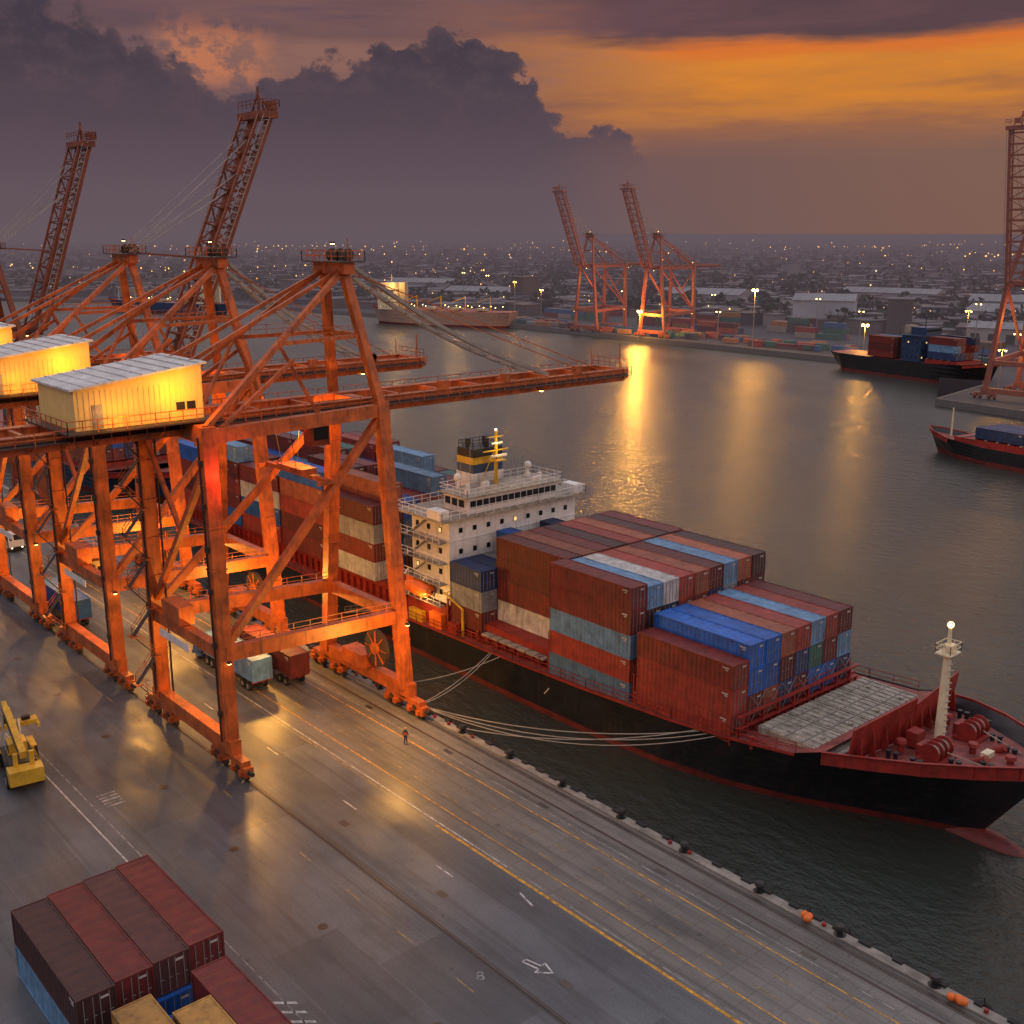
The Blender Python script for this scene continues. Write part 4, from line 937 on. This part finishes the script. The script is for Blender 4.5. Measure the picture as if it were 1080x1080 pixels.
def person(loc,rz,vest='orange'):
    E=empty('worker',loc,rz)
    J={'pel':(0,0,0.95,0.15),'sp':(0,0.01,1.2,0.14),'ch':(0,0.0,1.38,0.16),'nk':(0,0,1.52,0.06),
       'hl':(-0.1,0,0.9,0.1),'kl':(-0.11,0.05,0.5,0.07),'al':(-0.12,-0.08,0.09,0.05),'tl':(-0.12,0.08,0.04,0.045),
       'hr':(0.1,0,0.9,0.1),'kr':(0.11,-0.02,0.5,0.07),'ar':(0.12,0.12,0.09,0.05),'tr':(0.12,0.27,0.04,0.045),
       'sl':(-0.19,0,1.42,0.07),'el':(-0.25,-0.05,1.15,0.05),'wl':(-0.24,0.08,0.93,0.035),
       'sr':(0.19,0,1.42,0.07),'er':(0.25,0.03,1.15,0.05),'wr':(0.24,0.2,0.97,0.035)}
    ed=[('pel','sp'),('sp','ch'),('ch','nk'),('pel','hl'),('hl','kl'),('kl','al'),('al','tl'),('pel','hr'),('hr','kr'),('kr','ar'),('ar','tr'),('ch','sl'),('sl','el'),('el','wl'),('ch','sr'),('sr','er'),('er','wr')]
    k=list(J); me=bpy.data.meshes.new('body'); me.from_pydata([J[i][:3] for i in k],[(k.index(a),k.index(b)) for a,b in ed],[])
    o=bpy.data.objects.new('body',me); COL.objects.link(o); o.parent=E
    o.modifiers.new('s','SKIN')
    for i,n in enumerate(k): me.skin_vertices[0].data[i].radius=(J[n][3],J[n][3])
    me.skin_vertices[0].data[0].use_root=True
    o.modifiers.new('ss','SUBSURF').levels=2
    me.materials.append(M['navy'])
    skin=mat('skin',(0.35,0.2,0.13),0.6); h=MB(); h.ball((0,0.01,1.66),0.105,skin,12,1.2); h.box((0,0.115,1.65),(0.03,0.04,0.04),skin)
    for x in(-0.105,0.105): h.box((x,0,1.66),(0.02,0.04,0.06),skin)
    h.ball((0,0,1.72),0.125,M['yellow'],12,0.75); h.box((0,0.12,1.71),(0.16,0.08,0.02),M['yellow'])
    for x,y,z in((-0.24,0.09,0.9),(0.24,0.21,0.94)):
        h.ball((x,y,z-0.03),0.04,skin,8,1.3)
        for f_ in range(4): h.beam((x-0.025+f_*0.017,y+0.01,z-0.06),(x-0.025+f_*0.017,y+0.03,z-0.12-0.01*(f_%2)),0.014,0.014,skin)
        h.beam((x,y+0.03,z-0.03),(x,y+0.06,z-0.07),0.016,0.016,skin)
    h.obj('head_and_hands',E)
    v=MB(); v.cyl((0,0.01,1.02),(0,0,1.4),0.2,M[vest],0.21,14,False); v.obj('safety_vest',E)
person((6.5,-6.3,0.0),0.6)

# ------------------------------------------------------------------ far bank land, city
far=[(-30000,-300),(-3000,60),(-1500,190),(-841,212),(-744,285),(-600,330),(-397,352),(-276,347),(-160,341),(-100,328),(-88,305),(-82,262),(0,250),(120,235),(600,200),(5000,-200)]
gm=mat('far_ground',(0.035,0.036,0.04),0.8,var=0.6,scale=0.02,haze=True)
def farland():
    mb=MB(); C=Vector((90,-65)); v=[]
    for x,y in far:
        d=(Vector((x,y))-C); d=d.normalized()*38000; v+= [(x,y,-0.8),(C.x+d.x,C.y+d.y,-0.8)]
    mb.add(v,[(2*i,2*i+2,2*i+3,2*i+1) for i in range(len(far)-1)],gm); mb.obj('far_bank_ground')
    w=MB(); wm=mat('far_quay_wall',(0.10,0.095,0.085),0.8,haze=True)
    for a,b in zip(far[3:14],far[4:15]): w.beam((a[0],a[1],-3),(b[0],b[1],-3),1.0,4.6,wm)
    w.obj('far_quay_wall')
farland()
def shoreY(x):
    for a,b in zip(far[:-1],far[1:]):
        if a[0]<=x<=b[0]: return a[1]+(b[1]-a[1])*(x-a[0])/(b[0]-a[0])
    return 200
def city():
    cols=[(0.06,0.06,0.07),(0.11,0.10,0.105),(0.2,0.2,0.21),(0.08,0.055,0.045),(0.045,0.05,0.065)]
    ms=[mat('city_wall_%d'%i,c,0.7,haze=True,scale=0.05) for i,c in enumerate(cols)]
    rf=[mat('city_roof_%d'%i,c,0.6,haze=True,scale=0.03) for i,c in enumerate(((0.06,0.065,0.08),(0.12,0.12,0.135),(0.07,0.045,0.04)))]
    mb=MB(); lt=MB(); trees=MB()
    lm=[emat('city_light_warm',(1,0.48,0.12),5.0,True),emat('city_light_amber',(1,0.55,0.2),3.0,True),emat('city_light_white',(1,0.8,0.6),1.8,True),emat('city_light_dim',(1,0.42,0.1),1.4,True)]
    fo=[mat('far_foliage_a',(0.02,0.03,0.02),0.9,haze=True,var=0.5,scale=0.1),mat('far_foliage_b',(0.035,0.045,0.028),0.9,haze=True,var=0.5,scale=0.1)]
    Cx,Cy=90.2,-64.7
    def place(dmin,dmax):
        while True:
            a=math.radians(R.uniform(-29,29)); d=dmin*(dmax/dmin)**(R.random())
            fx=-0.7555*math.cos(a)+0.6552*math.sin(a); fy=0.6552*math.cos(a)+0.7555*math.sin(a)
            x=Cx+fx*d;y=Cy+fy*d
            if y>shoreY(x)+25 and not(-430<x<-60 and y<450): return x,y,d
    for i in range(8000):
        x,y,d=place(560,10000)
        s_=R.choice((0.5,0.7,0.7,1,1,1.6)); w,l=R.uniform(7,16)*s_,R.uniform(8,24)*s_; h=R.uniform(3,7)
        if R.random()<0.008: h=R.uniform(10,20); w,l=12,18
        rz=R.choice((0.1,0.5,1.2,0.9)); z=-0.8
        mb.box((x,y,z+h/2),(w,l,h),R.choice(ms),rz); mb.box((x,y,z+h+0.3),(w+0.8,l+0.8,0.6),R.choice(rf),rz)
    for i in range(7): mb.box((-2900+i*60,9400+i*35,30),(70,50,R.uniform(60,130)),ms[0])
    mb.obj('distant_city')
    for i in range(380):
        x,y,d=place(520,6500)
        r=d*(0.00034 if R.random()<0.8 else 0.0008)*R.uniform(0.7,1.2)
        lt.octa((x,y,R.uniform(4,10)),r,lm[min(3,int(R.random()**1.3*4))])
    for k in range(30):
        x0,y0,d0=place(560,4200); an=R.uniform(0,math.pi); n=R.randint(4,13)
        for j in range(n):
            x=x0+math.cos(an)*j*24*(1+d0/3000)+R.uniform(-9,9); y=y0+math.sin(an)*j*24*(1+d0/3000)+R.uniform(-9,9)
            if y>shoreY(x)+25: lt.octa((x,y,8),d0*R.uniform(0.0003,0.0007),lm[R.choice((0,0,1,3))])
    lt.obj('city_lights')
    for i in range(2200):
        x,y,d=place(530,4600)
        h=R.uniform(6,13); cr=h*0.5
        trees.cyl((x,y,-0.8),(x,y,h*0.5),0.35,fo[0],0.2,5,False)
        for k in range(20):
            t=R.uniform(0,2*math.pi); u=R.uniform(-1,1); rr=cr*R.uniform(0.5,1.2)*math.sqrt(1-u*u)
            c=Vector((x+rr*math.cos(t),y+rr*math.sin(t),h*0.55+u*h*0.38)); q=Vector((R.uniform(-1,1),R.uniform(-1,1),R.uniform(-0.4,1))).normalized(); e=q.cross(Vector((0.3,0.5,0.8))).normalized()*R.uniform(1.0,2.1); g_=q.cross(e).normalized()*R.uniform(1.0,2.1)
            trees.add([c-e-g_*0.6,c+e-g_,c+e*0.7+g_,c-e*0.8+g_*0.9],[(0,1,2,3)],fo[k%2])
    trees.obj('distant_trees')
city()
def faryard():
    mm=[mat('far_box_%d'%i,c,0.6,haze=True) for i,c in enumerate(((0.2,0.03,0.025),(0.09,0.018,0.018),(0.02,0.08,0.22),(0.25,0.12,0.04),(0.2,0.2,0.2),(0.02,0.1,0.09),(0.28,0.07,0.03),(0.05,0.05,0.06)))]
    mb=MB()
    for blk in range(40):
        bx=-412+(blk%13)*26+R.uniform(-4,4); by=380+(blk//13)*22+R.uniform(-5,5)
        if bx>-95 or R.random()<0.36: continue
        if -350<bx<-255 and by<398: continue
        for i in range(2):
            for j in range(R.choice((2,3,4))):
                for k in range(R.choice((1,1,2,2,3))):
                    mb.box((bx+i*12.6,by+j*2.6,-0.8+1.3+k*2.6),(12.1,2.4,2.55),R.choice(mm))
    for k in range(120):
        x=R.uniform(-440,-100); y=R.uniform(352,372)
        mb.box((x,y,0.6),(R.uniform(2,9),2.4,R.uniform(1.6,3.2)),R.choice(mm),R.uniform(0,0.3))
    for blk in range(10):
        bx=-70+blk*15; by=300+blk*2+R.uniform(0,30)
        for j in range(4):
            for k in range(R.choice((1,2,3))): mb.box((bx,by+j*2.6+20,-0.8+1.3+k*2.6),(12.1,2.4,2.55),R.choice(mm))
    mb.obj('container_yard')
    wm=mat('warehouse_wall',(0.26,0.27,0.30),0.6,haze=True,scale=0.05,streak=0.2); rm=mat('warehouse_roof',(0.17,0.18,0.2),0.5,haze=True,scale=0.05); dk=mat('warehouse_opening',(0.03,0.03,0.03),0.8,haze=True); wb=mat('warehouse_blue_wall',(0.3,0.36,0.44),0.6,haze=True,scale=0.05)
    for n_,(x,y,l,w,h,rz) in enumerate(((-262,470,32,26,15,0.5),(-190,560,60,30,8,0.15),(-120,520,50,26,8,0.1),(-90,430,46,22,8,0.1),(-230,640,60,30,9,0.3),(-420,560,60,30,9,0.3),(-560,480,70,26,8,0.4),(-700,520,60,26,9,0.4),(-40,390,50,24,8,0.05),(-150,460,40,20,7,0.2),(-350,690,70,26,8,0.2),(-110,620,60,26,9,0.1))):
        E=empty('warehouse',(x,y,-0.8),rz); m=MB(); m.box((0,0,h/2),(l,w,h),wb if n_==0 else wm)
        for k in range(int(l/8)): m.box((-l/2+4+k*8,-w/2-0.05,2.2),(4,0.15,4.2),dk)
        m.obj('walls',E)
        r=MB(); hw=w/2+0.8; r.add([(-l/2-0.6,-hw,h),(l/2+0.6,-hw,h),(l/2+0.6,0,h+w*0.12),(-l/2-0.6,0,h+w*0.12),(-l/2-0.6,hw,h),(l/2+0.6,hw,h)],[(0,1,2,3),(3,2,5,4),(0,3,4),(1,5,2)],rm)
        for k in range(int(l/6)): r.beam((-l/2+3+k*6,-hw,h+0.05),(-l/2+3+k*6,0,h+w*0.12+0.05),0.3,0.2,rm)
        r.obj('roof',E)
    ls=mat('lamp_pole_steel',(0.2,0.2,0.2),0.5,haze=True)
    lamps=[(-286,345.5,13,60000,1),(-217,346,26,30000,1),(-160,345,14,10000,1),(-370,356,20,3000,0),(-250,362,14,0,0),(-330,380,20,0,0),(-190,390,16,0,0),(-130,372,20,4500,0),(-100,352,14,0,0),(-76,290,14,3500,0),(-420,380,22,3500,0),(-470,400,24,0,0),(-520,420,24,0,0),(-150,420,20,0,0),(-40,262,12,0,0),(-300,420,18,0,0),(-240,430,18,0,0)]
    for x,y,h,pw,big in lamps:
        E=empty('street_lamp',(x,y,-0.8)); m=MB(); m.cyl((0,0,0),(0,0,h),0.25,ls,0.12,8)
        m.beam((-1.2,0,h),(1.2,0,h),0.18,0.18,ls)
        for e in(-1.1,1.1): m.box((e,0,h-0.1),(0.8,0.5,0.22),ls); m.ball((e,0,h-0.35),0.32 if not big else 0.6,M['lamp'],8)
        m.obj('pole_and_heads',E)
        if pw: plight('lamp',(0,-1,h-1.2),pw,(1,0.42,0.05),0.5,E)
faryard()
simple_ship('cargo_ship',(-432,333,0),math.radians(205),94,17,6.0,mat('ochre_hull',(0.34,0.19,0.10),0.5,haze=True),M['hullred'],M['cream'],tank=True,househ=15,housex=0.85)
for k in range(2): plight('deck_lamp',(-452+k*36,314+k*16,20),6500,(1,0.5,0.12),0.3)
simple_ship('container_ship',(-124,322,0),math.radians(-10),72,16,4.0,M['hullblk'],M['hullred'],M['navy'],boxes=3,househ=12,housex=0.55,pal='nbmlrn')
simple_ship('coaster_ship',(-15,188,0),math.radians(172),64,12,1.4,M['hullblk'],M['hullred'],M['cream'],househ=9,housex=0.45,boxes=1,pal='ndn')
plight('deck_lamp',(-22,180,9),900,(1,0.5,0.12),0.2)
simple_ship('cargo_ship',(-640,255,0),math.radians(200),110,18,4.5,M['navy'],M['hullred'],M['cream'],tank=True,househ=13,housex=0.15)
